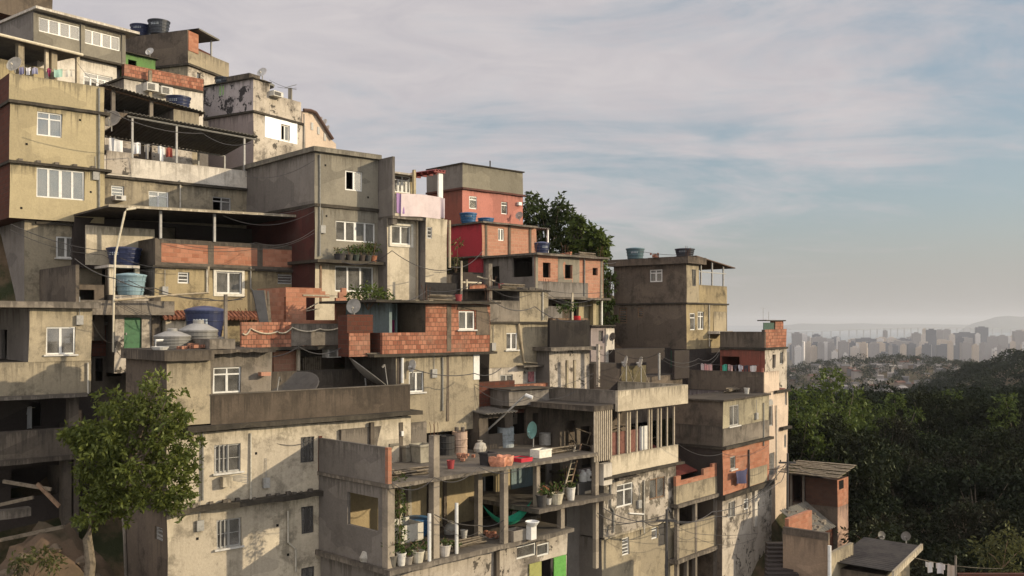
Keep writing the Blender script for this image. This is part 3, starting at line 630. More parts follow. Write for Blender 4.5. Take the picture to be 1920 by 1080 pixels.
# ---- 5b house behind with the second canopy
H=House('sheet_canopy_house','house with a sagging dark sheet roof on posts behind the yellow house','house',186,54.5)
cz=H.zu(197,160); zf=H.zu(197,222)
corrugated(H,'canopy_sheet',ASD,H.A(194),H.A(380),-.4,4.4,cz,cz-.35,da=.75)
for x in (212,283): post(H,PC,H.A(x,.1),.1,zf,cz-.1-.75*(x-194)/186,.1)
H.part('canopy_beam',MB().tube([(H.A(194),.1,cz-.12),(H.A(380),.1,cz-.87)],.06,4),WOOD)
H.mass('wall',PGD,PGD,cz-.35,zf-4,H.A(390,4.),8,a0=-1,b0=4.,U=[(245,190,270,215,'hole')])
H.mass('wall',PBR,PGD,H.zu(200,205),zf-4,H.A(300),1.5,a0=-1,b0=.3)
H.mass('tank_room',PB,PGD,H.zu(325,205,-.2),zf-4,H.A(372,-.2),2.5,a0=H.A(325,-.2),b0=-.2)
tank(H.loc(H.A(334,1.2),1.2,H.zu(325,205,-.2)+.25),.72,.82,'navy','dark purple-blue water tank under the edge of the upper canopy roof')
H5b=H
# ---- 17 top-left house with the window band
H=House('window_band_house','grey house at top left with a long band of white windows under a sloping eave','house',63,57,1420)
aR=H.A(235)
H.mass('wall',PG,PGD,H.Z(24),H.Z(83),aR,7,U=[(72,31,150,58,'n4'),(156,53,225,80,'n4')])
H.ledge('floor_band',PM,H.Z(83),H.Z(87),-.1,aR+.1,-.1,7)
H.ledge('roof_slab',PWH,H.Z(14),H.Z(19),-.1,H.A(254),-.5,7,rag=.01)
H.box('eave_wall',PGD,0,aR,.05,6.9,H.Z(24),H.Z(19.5))
H.mass('wall',PWH,PGD,H.Z(87),H.Z(190),H.A(222),7,a0=.3,b0=.25,U=[(157,134,210,166,'n4 t')])
for x in (62,228): H.box('pilaster',PG,H.A(x),H.A(x)+.25,-.06,-.002,H.Z(83),H.Z(24))
H.box('pilaster',PG,H.A(151),H.A(151)+.25,-.06,-.002,H.Z(83),H.Z(24))
H17=H
# ---- roof house behind, at the very top left
H=House('hilltop_house','brick and concrete house cut by the top edge of the picture at far left','house',62,66,1250)
H.mass('wall',PBR,BD,H.Z(-14),H.Z(40),H.A(98),6,a0=-4)
H.box('roof',ASD,-4.3,H.A(100),-.4,6,H.Z(-18),H.Z(-14))
H=House('hilltop_hut','small grey hut with flat roof peeping over the window band house','house',133,68,1250)
H.mass('wall',PG,PGD,H.Z(33),H.Z(70),H.A(172),4); H.ledge('roof_slab',PM,H.Z(31),H.Z(33),-.3,H.A(176),-.3,4)
# ---- 18 terrace canopy behind the yellow house
H=House('laundry_terrace','terrace with a pipe-edged dark canopy and posts behind the yellow house','house',-6,52,1250)
cz=H.Z(66); zf=H.zu(60,140)
corrugated(H,'canopy_sheet',ASD,-2,H.A(150),-.2,5.5,cz,cz+.2)
H.part('eave_pipe',MB().tube([(-2,-.28,cz-.02),(H.A(150),-.28,cz-.02)],.09,8),plain('cream pipe',(.55,.49,.36),.6,.3,.2))
for x in (42,104): H.box('column',PB,H.A(x)-.17,H.A(x)+.17,.1,.42,zf-1,cz-.06)
for x,y in ((87,.2),(145,.2)): post(H,PW,H.A(x,y),y,zf-1,cz-.06,.09)
H.mass('wall',PGD,PGD,cz,zf-3,H.A(150,4.5),6,a0=-2,b0=4.5,U=[(60,100,90,130,'hole')])
H.box('terrace_floor',PC,-2,H.A(150),-.2,4.5,zf-1.6,zf-1.05)
H.box('low_wall',PY,H.A(0,1.5),H.A(90,1.5),1.5,1.65,zf-1.04,H.zu(10,112,1.5))
H18=H
# ---- 19 brown house with tanks and open brick canopy
H=House('tank_roof_house','brown house at the skyline with two blue tanks and a brick column','house',352,68,650)
b1=H.B(236)
H.mass('wall',PB,PBR,H.Z(56),H.Z(119),H.A(372),b1)
H.box('brick_column',BN,-.0+.02,H.A(371),-.06,-.003,H.Z(94),H.Z(57))
H.mass('wing',PB,PGD,H.zu(372,95),H.Z(119),H.A(430),5,a0=H.A(372)+.01)
mb=MB(); mb.poly([(H.A(362),-.5,H.zu(362,54)),(H.A(401),-.5,H.zu(401,75)),(H.A(401),3.5,H.zu(401,75)),(H.A(362),3.5,H.zu(362,54))]); mb.poly([(H.A(362),-.5,H.zu(362,57)),(H.A(362),3.5,H.zu(362,57)),(H.A(401),3.5,H.zu(401,78)),(H.A(401),-.5,H.zu(401,78))])
mb.poly([(H.A(362),-.5,H.zu(362,57)),(H.A(401),-.5,H.zu(401,78)),(H.A(401),-.5,H.zu(401,75)),(H.A(362),-.5,H.zu(362,54))])
H.part('canopy',mb,ASD)
post(H,ALU,H.A(396),0,H.zu(372,95),H.zu(396,76),.05)
H.mass('canopy_room',BD,PBR,H.zu(372,74),H.zu(372,95),H.A(395,1.5),4,a0=H.A(372,1.5),b0=1.5)
H.ledge('floor_band',PM,H.Z(119),H.Z(123),-.15,H.A(432),-.2,b1)
H.mass('wall',PWP,PB,H.Z(123),H.Z(210),H.A(440),b1,U=[(369,135,376,148,'dark n1')])
tank(H.loc(.8,H.B(264,.8),H.Z(56)+.2),.72,.8,'navy','dark blue tank left of the pair on the skyline brown house')
tank(H.loc(.8,H.B(298,.8),H.Z(56)+.2),.75,.95,'black','shiny blue-grey tank right of the pair on the skyline brown house')
dish(H.loc(-.9,H.B(281,-.9),H.zv(281,112,-.9)),.3,190,25,'small pale dish in front of the brown skyline house above the green hut',mast=.5)
H19=H
H=House('green_hut','bright green painted hut with one dark opening near the skyline','house',233,62,1500)
H.mass('wall',PGR,PGR,H.Z(99),H.Z(160),H.A(292),3,U=[(241,111,257,123,'hole')]); H.ledge('roof_slab',PM,H.Z(97),H.Z(99),-.2,H.A(296),-.25,3)
H.box('block',PLI2,-1.6,-.02,.5,3,H.Z(160),H.zu(225,68))
H=House('long_brick_wall_house','low white house topped by a long weathered brick wall near the skyline','house',233,58.5,1700)
aR=H.A(381)
H.mass('brick_wall',BO,BD,H.Z(120),H.Z(143),aR,.4); H.ledge('floor_band',PM,H.Z(143),H.Z(147),-.1,aR,-.1,4)
H.mass('wall',PWH,PGD,H.Z(147),H.Z(240),aR,4)
acunit(H,H.A(268),-.1,H.zu(268,171),'left of two air conditioners under the long brick wall'); acunit(H,H.A(295),-.1,H.zu(295,178),'right of two air conditioners under the long brick wall')
post(H,PB,H.A(277),-.3,H.zu(277,195),H.zu(277,134),.09)
# ---- 20 white peeling house
H=House('peeling_white_house','white house with peeling upper storey and glaring white tiled front panel on the skyline','house',475,64,1050)
b1=H.B(381); 
H.mass('wall',PWP,PLIL,H.Z(147),H.Z(207),H.A(505),b1,V=[(408,158,420,181,'n2 alu')])
H.mass('wall',PWP,PLIL,H.Z(166),H.Z(207),H.A(565),5,a0=H.A(505)+.02,b0=.0)
H.ledge('roof_edge',PM,H.Z(145.5),H.Z(147.2),-.15,H.A(507),-.15,b1)
H.ledge('floor_band',PM,H.Z(207),H.Z(211),-.1,H.A(568),-.12,b1)
H.mass('wall',PWP,PLI2,H.Z(211),H.Z(340),H.A(572),b1,U=[(527,233,542,262,'n2 open')])
tl=plain('white wall tile',(.86,.87,.88),.3,.5,.04)
mb=MB(); s0,s1=H.A(496),H.A(557); ws=(H.A(526.5),H.A(542.5),H.Z(262.6,H.A(527)),H.Z(232,H.A(527)))
mb.face('u',-.03,s0,s1,H.zu(496,257),H.zu(496,216),[ws],0,.03); H.part('tile_panel',mb,tl)
H.box('window_shutter',tl,H.A(542.7),H.A(556),-.06,-.032,H.Z(262,H.A(543)),H.Z(233,H.A(543)))
acunit(H,H.A(504),-.02,H.zu(504,180),'white box on the stepped roof of the peeling white house',.9,.35)
H.box('tank_box',PCD,.6,1.6,H.B(455),H.B(412),H.Z(147),H.Z(129))
tank(H.loc(1.2,H.B(420,1.2),H.Z(147)),.62,.75,'black','blackened tank beside the dark box on the peeling white house')
MB().lathe([(0,0),(.85,0),(.9,.12),(.8,.14),(0,.14)],20).build('round_lid',plain('tank lid grey',(.22,.22,.2),.6),H.e,(H.A(490,1.2),1.2,H.Z(146.5)))
dish(H.loc(H.A(492,1.),1.,H.Z(147)+.1),.36,200,25,'round dish against the sky on the peeling white house',mast=.75)
H20=H
H=House('gable_house','small beige house with a steep falling roof edge just right of the peeling white house','house',567,72,1700)
mb=MB(); s=[H.A(x) for x in (567,580,590,622,630)]; zz=[H.Z(208),H.zu(580,209),H.zu(590,213),H.zu(622,263),H.zu(630,270)]
zb=H.Z(330)
for i in range(4):
    mb.poly([(s[i],0,zb),(s[i+1],0,zb),(s[i+1],0,zz[i+1]),(s[i],0,zz[i])]); mb.poly([(s[i],0,zz[i]),(s[i+1],0,zz[i+1]),(s[i+1],4,zz[i+1]),(s[i],4,zz[i])])
mb.poly([(s[0],4,zb),(s[0],0,zb),(s[0],0,zz[0]),(s[0],4,zz[0])]); mb.poly([(s[4],0,zb),(s[4],4,zb),(s[4],4,zz[4]),(s[4],0,zz[4])])
H.part('wall',mb,PPW)
mb=MB()
for i in range(4): 
    if i<3: mb.tube([(s[i],-.15,zz[i]+.06),(s[i+1],-.15,zz[i+1]+.06)],.12,6)
H.part('verge',mb,plain('brown verge',(.1,.06,.045),.8))
for x,y in ((585,230),(597,238),(609,250)): H.box('slit_window',FR['alu'],H.A(x)-.1,H.A(x)+.1,-.04,-.002,H.zu(x,y+14),H.zu(x,y))
for (x,y,n) in ((601,224,'lower left'),(609,228,'upper'),(614,240,'lower right')): dish(H.loc(H.A(x,1),1,H.zu(x,y+11,1)),.26,215,20,n+' of three round dishes on the steep roof of the beige gable house',mast=.35)
# ---- 6 grey three storey house with projecting wing
H=House('grey_house','grey rendered three-storey house with flat roof and plants on a ledge','house',590,49)
b1=H.B(430); aw=H.A(709); PR=plaster('oxide red render',(.085,.032,.025),(.065,.026,.021),blotch=.3,streak=.3,seed=30)
H.ledge('roof_slab',PG,H.Z(275),H.Z(284),-.15,H.A(712),-.2,b1,rag=.012)
H.mass('wall',PG,PGD,H.Z(284),H.Z(381),aw,b1,U=[(648,319,680,356,'n2 openl2 open')])
H.ledge('floor_band',PM,H.Z(381),H.Z(387),-.06,aw,-.1,b1)
H.mass('wall',PG,PR,H.Z(387),H.Z(487),aw,b1,U=[(629,413,703,451,'n4 cr')])
H.ledge('plant_ledge',PM,H.Z(487),H.Z(493),-.25,aw+.1,-.75,b1)
H.mass('wall',PW,PR,H.Z(493),H.Z(640),aw,b1,U=[(628,498,700,546,'n3')])
H.box('leaning_plank',WOOD,H.A(594),H.A(594)+.09,-.35,-.25,H.Z(570),H.Z(497))
# wing
bw=H.B(736,aw); bw2=H.B(726,aw); Zw=lambda y,b=bw:H.Z(y,aw,b)
H.box('screen_wall',PGD,aw,aw+.15,bw,0,Zw(404),Zw(293))
zf=Zw(404)
H.ledge('balcony_slab',PC,zf,Zw(409),aw-.02,H.A(834,bw),bw-.05,3,rag=.01)
H.box('balcony_parapet',PW,aw+.16,H.A(833,bw),bw,bw+.14,zf,Zw(362))
H.mass('balcony_wall',PY,PY,Zw(312),zf,H.A(778,.9),3.,a0=aw+.16,b0=.9,U=[(740,327,770,360,'n4 t')])
H.ledge('roof_edge',PWH,Zw(309),Zw(312.5),aw+.16,H.A(781,.5),.4,3,rag=.01)
mb=MB(); z1=H.zu(778,322,-.2)
for i in range(5): b=.9-(.9-bw)*i/4+.0; mb.box(H.A(776,.5),H.A(834,bw),b-.05,b+.05,z1-.12,z1)
H.part('red_canopy',mb,plain('red painted metal',(.2,.03,.025),.6,.3))
corrugated(H,'canopy_sheet',plain('red sheet',(.22,.035,.03),.6,.3),H.A(776,.5),H.A(834,bw),bw-.1,.95,z1+.03,z1+.1)
H.box('white_post',WHT,H.A(823,bw),H.A(831,bw),bw+.02,bw+.14,Zw(362),z1)
H.box('yellow_post',PY,H.A(776,bw+.6),H.A(780,bw+.6),bw+.6,bw+.75,zf,z1)
zl=Zw(409,bw2)
H.mass('wing_wall',PW,PGD,zl,H.Z(640),H.A(783,bw2),4,a0=aw,b0=bw2,U=[(734,422,770,457,'n2 c surr')])
H.box('corbel',PC,aw+.02,aw+.3,bw+.02,bw2,zl-.35,zl-.01)
aw3=H.A(785,bw2); bw3=H.B(799,aw3)
H.mass('wing_wall',PW,PGD,Zw(403),H.Z(640),H.A(838,bw3),4,a0=aw3,b0=bw3,U=[(801,425,811,447,'l alu')])
H.part('wing_drain_pipe',MB().tube([(H.A(781,bw2),bw2-.08,H.Z(560,aw,bw2)),(H.A(781,bw2),bw2-.08,zl)],.06,8),plain('beige pipe',(.42,.34,.22),.6))
H.part('corner_pipe',MB().tube([(H.A(842,bw3),bw3-.05,H.Z(500,aw3,bw3)),(H.A(842,bw3),bw3-.05,Zw(405))],.07,8),plain('beige pipe',(.42,.34,.22),.6))
H6=H
for i,(x,c,nl) in enumerate(((637,(.05,.045,.045),50),(655,(.07,.06,.05),55),(667,(.04,.05,.04),90),(678,(.06,.045,.035),110),(690,(.05,.05,.045),110),(700,(.3,.12,.06),120))):
    pot_plant(H.loc(H.A(x,-.45),-.45,H.Z(487)),.2 if i else .3,.32,.42+.09*i,['leftmost dark pot with a wispy plant','second pot from the left','third pot from the left','fourth pot with a spreading plant','black pot with tall leaves','terracotta pot at the right end'][i]+' on the grey house ledge',c,'potted plants on the grey house ledge',i>2,nl,i,.15)
cloth(H.loc(H.A(742,bw),bw-.06,Zw(361)),H.loc(H.A(764,bw),bw-.06,Zw(361)),1.05,(.32,.2,.36),'narrow purple towel over the balcony wall of the grey house wing','towel')
cloth(H.loc(H.A(750,bw),bw-.12,Zw(360.5)),H.loc(H.A(822,bw),bw-.12,Zw(360.5)),1.2,(.62,.52,.5),'large pale pink blanket hung over the balcony wall','blanket',wav=.03)
cloth(H.loc(H.A(821,bw),bw-.05,Zw(361)),H.loc(H.A(833,bw),bw-.05,Zw(361)),1.1,(.45,.38,.4),'small grey patterned cloth at the right end of the balcony wall','towel')
# ---- 7 pink house
H=House('pink_house','tall pink house with unpainted grey block storey on top','house',867,63,1900)
b1=H.B(800)
H.mass('block_storey',plaster('grey blockwork',(.24,.225,.165),(.2,.19,.14),blotch=.2,streak=.35,seed=31),PGD,H.Z(306),H.Z(351),H.A(980),b1)
H.ledge('roof_edge',PM,H.Z(305),H.Z(307),-.08,H.A(981.5),-.1,b1)
H.ledge('floor_band',plaster('red ledge',(.16,.06,.045),(.1,.045,.035),seed=33),H.Z(351),H.Z(354.5),-.1,H.A(983),-.15,b1)
H.mass('wall',PPK,PRD,H.Z(354.5),H.Z(480),H.A(981),b1,U=[(880,367,895,391,'n1 t'),(940,378,952,401,'n1 t')])
H.box('wall_lamp',WHT,H.A(969),H.A(975),-.2,0,H.zu(969,385),H.zu(969,379))
MB().tube([(0,0,0),(0,0,.9)],.05,6).build('roof_pipe',DRK,H.e,(H.A(919,2),2,H.Z(306)))
dish(H.loc(H.A(974,-.5),-.5,H.zu(974,416)),.27,205,20,'dish at the corner of the pink house against the dark tree',(.36,.3,.26),mast=.3)
H7=H
# ---- 8 crimson and brick house
H=House('crimson_house','house with crimson flank and bare orange brick front below the pink house','house',903,58.7,1900)
b1=H.B(842); aR=H.A(1006)
H.mass('wall',BP,PCR,H.Z(418),H.Z(479),aR,b1,U=[(934,428,945,451,'n2 c')])
for x in (909,953,992): H.box('concrete_column',PBR,H.A(x),H.A(x)+.18,-.04,-.003,H.Z(479),H.Z(419))
H.ledge('roof_slab',PC,H.Z(415),H.Z(418.3),-.15,H.A(1003),-.3,b1)
corrugated(H,'porch_sheet',ASB,H.A(985),H.A(1030),-.1,3.,H.Z(416.5),H.Z(416))
post(H,WHT,H.A(1029),.1,H.Z(474),H.Z(416.3),.05)
H.ledge('floor_slab',PC,H.Z(479),H.Z(482),-.15,H.A(1030),-.2,b1)
H.mass('wall',PCR,PCR,H.Z(482),H.Z(600),H.A(914),H.B(878))
tank(H.loc(H.A(878,1.5)-.0,1.5,H.Z(415)),.52,.62,'strong','blue tank on the crimson house roof, left of two'); tank(H.loc(H.A(911,1.7),1.7,H.Z(415)),.5,.45,'strong','lower wider blue tank on the crimson house roof, right of two')
H8=H
# ---- 9 unfinished concrete and brick house
H=House('unfinished_house','unfinished house of grey concrete and pinkish brick with empty window holes','house',1003,55.5,1900)
b1=H.B(906); aR=H.A(1131)
H.ledge('roof_slab',PC,H.Z(474),H.Z(478),-.2,aR+.2,-.35,b1)
mx=[BP,PC]
H.mass('wall',BP,PGD,H.Z(478),H.Z(556),aR,b1,U=[(1019,492,1033,520,'hole'),(1059,496,1073,522,'hole'),(1112,502,1121,516,'hole')],V=[(921,500,937,536,'hole'),(960,484,999,520,'hole')])
hs=[(H.A(1059),H.A(1073),H.zu(1059,522),H.zu(1059,496))]
mb=MB(); mb.face('u',-.02,H.A(1046),H.A(1086),H.Z(526.5),H.Z(478.3),hs,0,.02); H.part('render_patch',mb,PG)
H.box('render_patch',PGD,.02,H.A(1102),-.025,-.003,H.Z(555.5),H.Z(526.6))
for x in (1003,1125): H.box('column',PG,H.A(x)+.02,H.A(x)+.22,-.035,-.003,H.Z(556),H.Z(478))
H.ledge('floor_slab',PC,H.Z(556),H.Z(560),-.15,H.A(1136),-.4,b1)
H.mass('wall',PCD,PGD,H.Z(560),H.Z(660),H.A(1105,1),b1,b0=1.,U=[(1035,570,1050,600,'hole'),(1078,568,1092,600,'hole')])
for x in (1112,1128): post(H,PY if x<1120 else WHT,H.A(x,.3),.3,H.Z(640),H.Z(560),.14 if x<1120 else .05)
H.box('gate_panel',plain('olive gate',(.2,.17,.09),.7),H.A(1112,.4),H.A(1127,.4),.4,.46,H.Z(610),H.Z(570))
H.box('yellow_wall',PY,H.A(1085,.6),H.A(1110,.6),.6,.8,H.Z(640),H.Z(563))
tank(H.loc(H.A(1016,1.4),1.4,H.Z(474)),.45,.75,'navy','blue-grey tank on the unfinished house under the small porch roof')
H9=H
# ---- 10 concrete house with small loggia
H=House('loggia_house','stained concrete house with a dark loggia and slanting drain pipe in the middle','house',918,49.8)
aR=H.A(1028); aM=H.A(975)
H.mass('wall',PB,PGD,H.Z(545),H.Z(603),aR,4,a0=aM)
H.box('loggia_parapet',PC,0,aM-.01,0,.15,H.Z(603),H.Z(563)); H.box('loggia_parapet',PC,-.0,.15,.151,3,H.Z(603),H.Z(563))
H.mass('loggia_wall',PBR,PBR,H.Z(543),H.Z(603),aM,4,a0=-.2,b0=1.6,U=[(937,545,952,562,'hole')])
H.ledge('roof_slab',PM,H.Z(541),H.Z(544.5),-.3,aR+.1,-.1,4); H.box('loggia_post',PC,0,.2,.01,.2,H.Z(563),H.Z(544.5))
for i in range(3): H.box('roof_debris',PC,aM+.3+i*.75,aM+.65+i*.8,.1+.3*i,.6+.2*i,H.Z(541),H.Z(541)+.12+.05*(i%2))
H.ledge('floor_band',PM,H.Z(603),H.Z(607),-.05,aR+.1,-.12,4)
H.mass('wall',PB,PGD,H.Z(607),H.Z(690),aR,4,U=[(949,624,970,656,'n2 c sill')])
H.part('slanting_pipe',MB().tube([(H.A(971),-.07,H.Z(607)),(H.A(981),-.07,H.zu(981,679)),(H.A(1023),-.07,H.zu(1023,683))],.06,7),plain('beige pipe',(.42,.34,.22),.6))
H.ledge('ledge',PC,H.zu(970,685),H.zu(970,688),H.A(968),aR+.05,-.6,0)
H.mass('wall',PWP,PGD,H.Z(690),H.Z(800),aR,4,U=[(938,703,962,735,'n2 alu'),(988,697,1008,730,'door'),(1009,693,1024,728,'door green')])
H.box('door_poster',plain('red and pale poster',(.5,.2,.2),.8,.2,.9,5.),H.A(990),H.A(1001),-.03,-.004,H.zu(990,716),H.zu(990,697))
H10=H
# ---- 11 black walled roof terrace
H=House('black_wall_house','house with a blackened terrace wall above a peeling whitewashed wall','house',1031,51.2)
aR=H.A(1106)
H.box('terrace_wall',plaster('soot black render',(.028,.025,.022),(.019,.017,.016),seed=34),0,aR,0,.18,H.Z(652),H.Z(600))
H.mass('wall',PGD,PGD,H.Z(572),H.Z(652),aR,5,b0=2.2,U=[(1062,576,1082,600,'hole')])
H.ledge('roof_slab',PC,H.Z(651),H.Z(658),-.3,H.A(1118),-.45,5,rag=.05)
H.mass('wall',PWP,PGD,H.Z(658),H.Z(760),aR,5)
for x in (1063,1077): post(H,PB,H.A(x,-.3),-.3,H.Z(735),H.Z(676),.06,'cut_pipe')
H.box('clutter_shelf',WOOD,H.A(1034,1),H.A(1100,1),.9,1.3,H.Z(600),H.Z(596))
barrel(H.loc(H.A(1082,.7),.7,H.Z(652)+1.42),.2,.3,'red bucket on the black-walled terrace',(.5,.03,.03),None,'bucket')
post(H,PW,H.A(1073,.3),.3,H.Z(600),H.Z(547),.045,'white_pole')
H11=H
H=House('lilac_alley_house','narrow pale lilac house in the alley left of the tall brown house','house',1108,58,1500)
H.mass('wall',PLI2,PLI2,H.Z(612),H.Z(720),H.A(1146),3,U=[(1122,620,1130,640,'n1 dark')]); H.ledge('roof_slab',PM,H.Z(609.5),H.Z(612),-.3,H.A(1148),-.3,3)
H.box('white_panel',PWH,H.A(1134),H.A(1150),-.08,-.003,H.Z(690),H.Z(616))
dish(H.loc(H.A(1149,-.4),-.4,H.zu(1149,645)),.26,235,15,'dark dish beside the alley corner of the tall brown house',(.14,.12,.1),mast=.4)
# ---- 12 tall brown house
H=House('tall_brown_house','tall brown stained house with roof tanks and an open roofed balcony on the right','house',1287,63.5,1500)
b1=H.B(1151); au=H.A(1311); aR=H.A(1363)
H.ledge('roof_parapet',PBR,H.Z(481),H.Z(494),-.3,H.A(1317),-.3,b1+.3,rag=.02)
H.mass('wall',PB,PBR,H.Z(494),H.Z(567),au,b1,U=[(1298,505,1304,536,'n1 dark out')],V=[(1218,506,1241,529,'n2 t c')])
H.ledge('floor_band',PM,H.Z(567),H.Z(570),-.1,aR+.15,-.1,b1)
H.box('balcony_wall',PBS,au+.01,aR,0,.16,H.Z(567),H.zu(1313,534)); H.box('balcony_wall',PBS,aR-.16,aR,.17,3.6,H.Z(567),H.zu(1313,534))
mb=MB(); r0=(au-.3,-.3,H.zu(1305,482)); s0,s1=H.A(1306),H.A(1374); za,zb=H.zu(1306,479),H.zu(1374,502)
for th in (0,):
    P=[(s0,.0,za),(s1,-.2,zb),(s1,3.8,zb),(s0,3.8,za)]; mb.poly(P); mb.poly([(x,y,z-.07) for x,y,z in P[::-1]])
    for i in range(4):
        p,q=P[i],P[(i+1)%4]; mb.poly([(p[0],p[1],p[2]-.07),(q[0],q[1],q[2]-.07),q,p])
H.part('balcony_roof',mb,plain('rusty sheet',(.12,.075,.05),.8,.2,.5))
for x in (1314,1335,1356): post(H,ALU,H.A(x,.08),.08,H.zu(1313,534),za+(zb-za)*((x-1306)/68)-.1,.045)
H.box('balcony_rail',ALU,au,aR,.05,.1,H.zu(1313,509)-.04,H.zu(1313,509)+.02)
H.mass('wall',PBS,PBR,H.Z(570),H.Z(655),aR,b1,U=[(1294,587,1304,619,'n1 t'),(1309,584,1320,618,'n2 t c')],V=[(1160,577,1175,606,'l wood'),(1195,577,1206,595,'l wood')])
H.box('render_patch',PB,H.A(1338),H.A(1361),-.03,-.003,H.zu(1338,621),H.zu(1338,584))
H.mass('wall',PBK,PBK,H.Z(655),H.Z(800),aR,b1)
H.box('green_strip',PGR if 0 else plain('dark green sheet',(.03,.065,.04),.8),-.05,-.003,H.B(1262),H.B(1153),H.Z(690),H.Z(658))
H.ledge('awning',PWH,H.zu(1327,621),H.zu(1327,626),H.A(1327),H.A(1352),-.9,0)
tank(H.loc(1.6,H.B(1191,1.6),H.Z(481)),.63,.85,'teal','grey-green straight tank at the left end of the tall brown house roof'); tank(H.loc(1.2,H.B(1284,1.2),H.Z(481)),.64,.6,'black','dark open tank above the corner of the tall brown house')
H12=H
# ---- 13 terrace and brick corner to the right of it
H=House('brick_corner_house','house with a plain dark flank, red door panel and weathered brick roof corner','house',1434,62.5,1400)
b1=H.B(1350); aR=H.A(1475)
H.box('terrace_wall',PCD,0,.18,0,b1,H.Z(658),H.Z(622))
H.mass('brick_wall',BO,PCD,H.Z(618),H.Z(652),aR,.22,b0=0)
H.box('brick_column',BO,H.A(1460),aR,.23,.6,H.Z(652),H.Z(602)); H.box('green_screen',plain('green netting',(.05,.09,.07),.8),H.A(1440),H.A(1460),.3,.34,H.Z(618),H.Z(605))
H.ledge('screen_roof',PM,H.Z(600),H.Z(602),H.A(1440),aR+.1,.1,.75)
H.ledge('floor_band',PM,H.Z(652),H.Z(656),-.1,aR+.05,-.1,b1)
H.mass('wall',PWP,PRD,H.Z(656),H.Z(800),aR,b1,U=[(1462,660,1468,683,'n1 alu'),(1449,665,1455,690,'hole')],V=[(1352,668,1386,696,'hole')])
H.box('red_panel',PRD,-.05,-.003,H.B(1426),H.B(1389),H.Z(700),H.Z(658)); 
MB().tube([(0,0,0),(0,0,.8)],.012,4).tube([(-.4,0,.79),(.4,0,.79)],.008,4).tube([(.9,0,0),(.9,0,.55)],.012,4).build('antenna',ALU,H.e,(.9,.5,H.Z(600)))
H13=H
# ---- 27 tall pale pink building at the right end
H=House('pale_pink_house','tall pale pink house at the right end with terrace wall and arched window','house',1431,60,1400)
b1=H.B(1290); aR=H.A(1477)
zt,zb=H.Z(698),H.Z(736)
H.box('terrace_wall',PBR,0,.16,0,b1,zb,zt); H.box('terrace_parapet',PPW,.161,H.A(1461),0,.16,zb,zt); H.box('terrace_floor',PRD,.161,aR,.161,b1,zb,zb+.06)
H.mass('wall',PPW,PLI2,zb,H.Z(1090),aR,b1,U=[(1440,761,1449,800,'n1 alu'),(1443,850,1452,892,'bars alu n1'),(1471,733,1475,760,'n1 alu'),(1471,815,1475,840,'n1 alu')])
H.ledge('ledge',PM,zb+.02,zb-.12,H.A(1452),aR+.03,-.22,0); H.ledge('ledge',PM,H.zu(1462,801),H.zu(1462,806),H.A(1461),aR+.03,-.3,0)
mb=MB(); c=(H.A(1440)+H.A(1449))/2; r=(H.A(1449)-H.A(1440))/2
for i in range(8):
    t0,t1=math.pi*i/8,math.pi*(i+1)/8
    mb.poly([(c,-.03,H.zu(1440,760)),(c+r*math.cos(t1),-.03,H.zu(1440,760)+r*math.sin(t1)),(c+r*math.cos(t0),-.03,H.zu(1440,760)+r*math.sin(t0))][::-1])
H.part('arched_fanlight',mb,ALU)
H27=H
# ---- 15 beige house over a brick storey
H=House('beige_brick_house','beige house over an orange brick storey and stained white ground storey','house',1355,54.6,1400)
b1=H.B(1262); aR=H.A(1442)
H.ledge('roof',PCD,H.Z(750),H.Z(753),-.12,aR+.1,-.12,b1)
H.mass('wall',plaster('two-tone beige render',(.36,.33,.22),(.29,.265,.18),blotch=.5,streak=.55,seed=35),PBR,H.Z(753),H.Z(838),aR,b1,U=[(1367,761,1386,800,'n2 alu sill')])
H.box('bare_render_band',PC,.02,aR-.02,-.025,-.003,H.Z(837.5),H.Z(804))
H.box('bare_render_band',PCD,-.025,-.003,.02,b1,H.Z(837.5),H.Z(800))
H.ledge('floor_band',PM,H.Z(838),H.Z(843),-.1,H.A(1444),-.28,b1)
H.mass('brick_wall',BN,PBK,H.Z(843),H.Z(929),aR,b1,U=[(1370,857,1380,881,'n1 alu sill')])  # brick storey's flank coloured near black in place of shadow
H.box('render_patch',PB,H.A(1405),H.A(1438),-.02,-.003,H.Z(928),H.zu(1405,880))
for x in (1402,): H.box('wall_pipe',DRK,H.A(x),H.A(x)+.08,-.1,-.024,H.Z(929),H.Z(855))
H.ledge('floor_band',PM,H.Z(929),H.Z(938),-.05,H.A(1446),-.2,b1)
H.mass('wall',PMX if 0 else PWP,PBR,H.Z(938),H.Z(1140),H.A(1447),b1,U=[(1366,942,1378,972,'n2 alu'),(1395,937,1404,957,'n1 t')])
H.box('white_column',PWH,H.A(1412),H.A(1417),-.12,-.003,H.Z(1010),H.Z(938))
H15=H
cloth(H.loc(H.A(1368),-.35,H.zu(1368,884)),H.loc(H.A(1392),-.35,H.zu(1368,884)),.75,(.07,.07,.12),'bunch of dark blue clothes under the brick storey window',kind='shirt',wav=.12)
